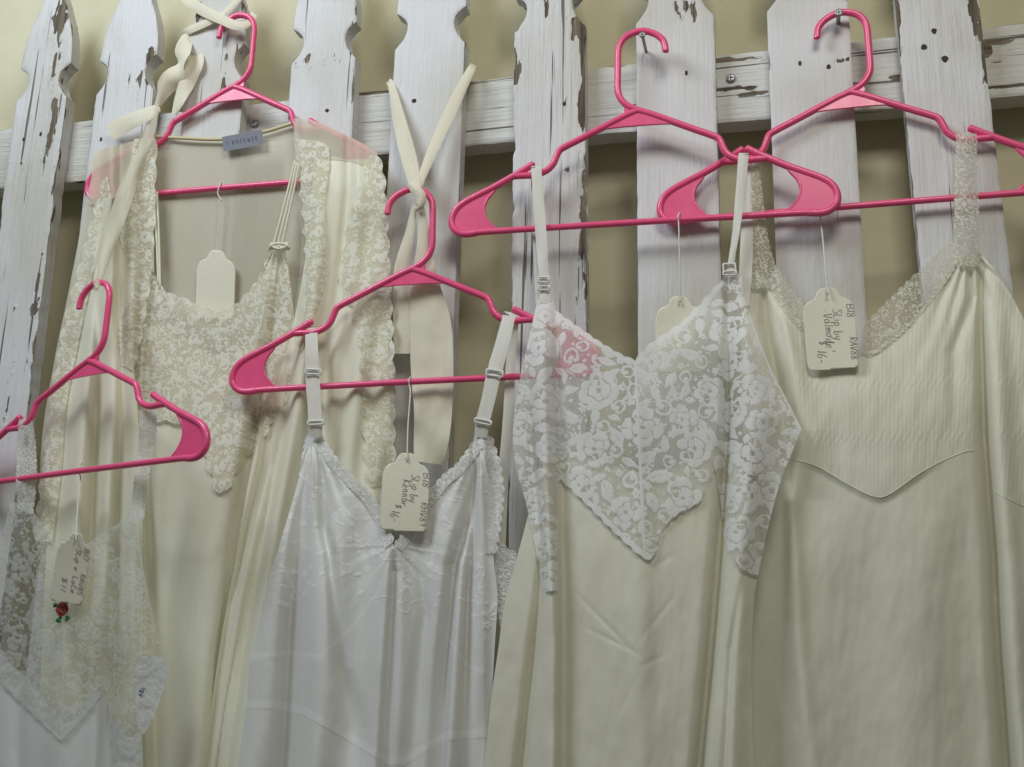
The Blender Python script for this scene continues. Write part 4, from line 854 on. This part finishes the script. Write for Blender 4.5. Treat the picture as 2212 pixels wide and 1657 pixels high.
# ------------------------------------------------------------------ handwriting
GL = {'B': [[(0, 0), (0, 1), (.4, .95), (.45, .7), (.05, .52)], [(.05, .52), (.5, .4), (.48, .08), (0, 0)]], '1': [[(.15, 0), (.2, 1)]], '8': [[(.45, .85), (.2, 1), (.02, .8), (.4, .35), (.35, .03), (.08, .05), (.1, .35), (.45, .85)]],
      'S': [[(.5, .9), (.2, 1), (.03, .78), (.4, .45), (.4, .12), (.1, 0), (0, .12)]], 'L': [[(.1, 1), (.05, .05), (.45, .05)]], 'i': [[(.1, .55), (.1, 0)], [(.1, .75), (.12, .8)]],
      'p': [[(.05, .6), (.02, -.4)], [(.05, .5), (.3, .62), (.42, .35), (.25, .05), (.04, .1)]], 'b': [[(.05, 1), (.05, 0), (.35, .05), (.4, .4), (.08, .45)]], 'y': [[(0, .55), (.1, .15), (.35, .2)], [(.4, .6), (.3, -.1), (.1, -.45)]],
      'K': [[(.05, 1), (.02, 0)], [(.5, .95), (.08, .5), (.55, .02)]], 'e': [[(.02, .3), (.35, .4), (.25, .6), (.04, .45), (.06, .08), (.4, .1)]], 'n': [[(0, .55), (.04, 0)], [(.04, .4), (.25, .58), (.32, .05), (.42, .05)]],
      'm': [[(0, .55), (.03, 0)], [(.03, .4), (.2, .58), (.24, .02)], [(.24, .4), (.42, .56), (.48, .03)]], 'a': [[(.38, .52), (.1, .55), (.02, .2), (.2, .02), (.38, .3), (.36, .55), (.45, .03)]], 'r': [[(0, .55), (.04, .02)], [(.04, .35), (.2, .55), (.4, .5)]],
      'R': [[(.02, 0), (.05, 1), (.42, .9), (.4, .6), (.06, .5), (.5, 0)]], 'H': [[(.03, 1), (0, 0)], [(.42, 1), (.4, 0)], [(.02, .5), (.42, .52)]], 'A': [[(0, 0), (.22, 1), (.45, 0)], [(.1, .4), (.38, .4)]], 'V': [[(0, 1), (.2, 0), (.45, 1)]],
      '9': [[(.4, .75), (.2, 1), (.03, .75), (.2, .5), (.4, .78), (.32, 0)]], '$': [[(.42, .85), (.15, .95), (.05, .7), (.38, .42), (.35, .12), (.05, .08)], [(.24, 1.1), (.2, -.1)]], '6': [[(.35, 1), (.08, .5), (.1, .05), (.38, .05), (.4, .4), (.1, .42)]], '-': [[(.02, .4), (.4, .42)]],
      'l': [[(.1, 1), (.12, 0)]], 'o': [[(.2, .58), (.03, .35), (.15, .03), (.36, .2), (.32, .52), (.2, .58)]], 'd': [[(.36, .5), (.08, .5), (.04, .1), (.3, .1), (.4, 1), (.42, .02)]], "'": [[(.1, 1.1), (.18, .75)]], 'w': [[(0, .55), (.1, .05), (.22, .45), (.34, .05), (.45, .58)]],
      '7': [[(0, .95), (.42, .98), (.15, 0)]], '5': [[(.42, 1), (.08, .95), (.05, .6), (.38, .5), (.35, .08), (.02, .05)]], 'c': [[(.36, .5), (.1, .55), (.03, .2), (.2, .02), (.4, .12)]], '.': [[(.1, .1), (.16, .12)]],
      'I': [[(.1, 0), (.1, 1)]], 'D': [[(0, 0), (0, 1), (.35, .85), (.38, .25), (0, 0)]], 'O': [[(.2, 1), (.02, .5), (.2, 0), (.4, .5), (.2, 1)]], 'C': [[(.4, .85), (.15, 1), (.02, .5), (.15, 0), (.42, .12)]], 'E': [[(.4, 1), (.02, 1), (.02, 0), (.42, 0)], [(.02, .5), (.32, .5)]], 'N': [[(0, 0), (0, 1), (.4, 0), (.4, 1)]], 'F': [[(.4, 1), (.02, 1), (.02, 0)], [(.02, .5), (.3, .5)]]}
def strokes(text, size, adv=0.62, seed=0):
    """polylines of a handwritten line, baseline along +x"""
    rg = np.random.default_rng(seed + len(text)); x = 0; out_ = []
    for ch in text:
        if ch == ' ': x += 0.55; continue
        j = rg.normal(0, .035, 2)
        for s_ in GL.get(ch, []): out_.append(np.array([((q[0] + 0.12 * q[1] + x) * size, (q[1] + j[0]) * size) for q in s_]))
        x += adv if ch not in "il1'." else adv * .6
    return out_
def write(name, polys, to_px, df, wpx, mat, parent):
    V = []; Fc = []; n = 0
    for s_ in polys:
        c = curve(s_, 5) if len(s_) > 2 else s_
        q = np.array([to_px(*p) for p in c]); t = np.gradient(q, axis=0); nn = np.stack([-t[:, 1], t[:, 0]], 1); nn /= np.linalg.norm(nn, axis=1)[:, None] + 1e-9
        ww = wpx * (0.85 + 0.3 * np.random.default_rng(len(V)).random(len(q)))[:, None]
        a, b = q + nn * ww, q - nn * ww
        for e in (a, b): V.append(P(e[:, 0], e[:, 1], df(e[:, 0], e[:, 1]) + 0.0005))
        k = len(q)
        for i in range(k - 1): Fc.append((n + i, n + i + 1, n + k + i + 1, n + k + i))
        n += 2 * k
    return mesh(name, np.concatenate(V), Fc, mat, parent, smooth=False)

# ------------------------------------------------------------------ price tags
TAG = [(.10, 0.0), (.16, .02), (.21, .06), (.25, .115), (.30, .135), (.37, .15), (.44, .19), (.48, .25), (.5, .32), (.5, .5), (.5, .75), (.5, .90), (.485, .955), (.44, .99), (.38, 1.0)]
TAGP = TAG + [(-a, b) for a, b in TAG[::-1]]
def tag(label, top, wpx, hpx, rot, d, lines, cord, tilt=0.0, seed=0, wline=0.5):
    a = math.radians(rot); ca, sa = math.cos(a), math.sin(a)
    tp = lambda u, v: (top[0] + u * wpx * ca - v * hpx * sa, top[1] + u * wpx * sa + v * hpx * ca)
    o = thing('price_tag', label, 'price tag', P(top[0], top[1], d))
    df = lambda x, y: d + tilt * (np.asarray(y) - top[1]) / 150 + 0.0022 * np.sin((np.asarray(x) - top[0]) / wpx * 2.2 + seed) + 0.0012 * np.sin((np.asarray(y) - top[1]) / hpx * 3 + seed * 2)
    c = sheet('card', curve([tp(*q) for q in TAGP], 5, True), df, M['card'], o, 5, curved=False)
    md_ = c.modifiers.new('thickness', 'SOLIDIFY'); md_.thickness = 0.0006; md_.offset = 1.0
    hole = tp(0.0, 0.075); hp = P(hole[0], hole[1], d + 0.0011)
    V, Fc = disc_geo(hp + np.array([0, -0.0012, 0]), 0.0015, 0.0001, 10, True); mesh('eyelet', V, Fc, M['ink'], c)
    cp = list(cord) + [(hole[0], hole[1] - 3, d + 0.0018), (hole[0] + 1, hole[1] + 1, d + 0.0012)]
    ptube('string', cp, 0.0008, M['string'], o, 8, 6)
    polys = []
    for (txt, u, v0, v1, hgt) in lines:
        s_ = strokes(txt, hgt * wpx, seed=seed); L = max(p[:, 0].max() for p in s_); k = (v1 - v0) * hpx / L
        polys += [np.stack([u + p[:, 1] / wpx - 0.004 * p[:, 0] * k / 20, v0 + p[:, 0] * k / hpx], 1) for p in s_]
    if polys: write('handwriting', polys, tp, df, wline, M['ink'], o)
    return o
def bar_loop(x, y, d, r=9):
    return [(x + 4, y - 2, d - .004), (x + 3, y - r, d + .001), (x, y - r * .7, d + .0045), (x - 1, y, d + .0055), (x, y + r, d + .004)]
tag('blank pale tag hanging inside the open robe above the nightgown lace', (468, 541), 84, 148, 2, .0105, [], [(478, 398, .008), (477, 394, .013), (474, 402, .0155), (470, 418, .015), (478, 432, .015), (474, 438, .0145), (473, 480, .013)], seed=1)
tag('tag with faint handwriting on the thin lace slip, just above the red rose', (166, 1152), 72, 152, 9, .092, [('B17', .30, .20, .36, .15), ('SLip w', .08, .22, .52, .15), ('RAV85', .30, .56, .86, .15), ('LaCe', .08, .60, .84, .15), ('$11', -.22, .64, .84, .15)], [(176, 1003, .062), (174, 1000, .070), (172, 1012, .072), (170, 1022, .070), (174, 1034, .072), (168, 1090, .082)], tilt=-0.020, seed=2, wline=0.55)
tag('cream tag with dark handwriting lying on the white gathered gown', (880, 979), 102, 168, 3.5, .062, [('B18', .36, .24, .42, .14), ('RHV89', .36, .62, .92, .14), ('SLip by', .12, .27, .62, .17), ('Kennar', -.06, .34, .68, .17), ('$', -.18, .66, .71, .12), ('16-', -.27, .74, .88, .18)], bar_loop(884, 824, .0385) + [(886, 850, .046), (881, 920, .056)], seed=3)
tag('cream tag half hidden behind the white floral lace bodice', (1467, 640), 104, 165, 0, .0325, [('1c', .06, .30, .44, .12)], bar_loop(1465, 470, .0285) + [(1466, 500, .033), (1467, 570, .033)], seed=4)
tag('cream tag with grey handwriting on the pleated ivory slip', (1785, 622), 112, 176, -5, .0395, [('B18', .36, .22, .38, .14), ('RAV88', .36, .63, .90, .14), ('SLip by', .08, .27, .64, .17), (".Valmode'", -.10, .27, .78, .17), ('$', -.24, .64, .69, .14), ('16-', -.28, .75, .91, .18)], bar_loop(1772, 470, .0125) + [(1776, 510, .022), (1783, 590, .036)], seed=5)
# marks on the woven label and the care label
def line_to(x0, y0, x1, y1, up):
    L = math.hypot(x1 - x0, y1 - y0); ux, uy = (x1 - x0) / L, (y1 - y0) / L
    return lambda a, b: (x0 + ux * a + uy * b * up, y0 + uy * a - ux * b * up)
lab = lambda x, y: np.full(np.shape(x), 0.0137)
write('lettering', strokes('I DOCENCE', 6.5, 1.3), line_to(490, 312, 566, 298, 1), lab, 0.6, M['blue_ink'], lb)
write('print', strokes('n8c', 9, .8) , line_to(306, 1504, 318, 1472, 1), lambda x, y: hd(np.asarray(x), np.asarray(y)) + 0.0004, 1.1, M['blue_ink'], cl)
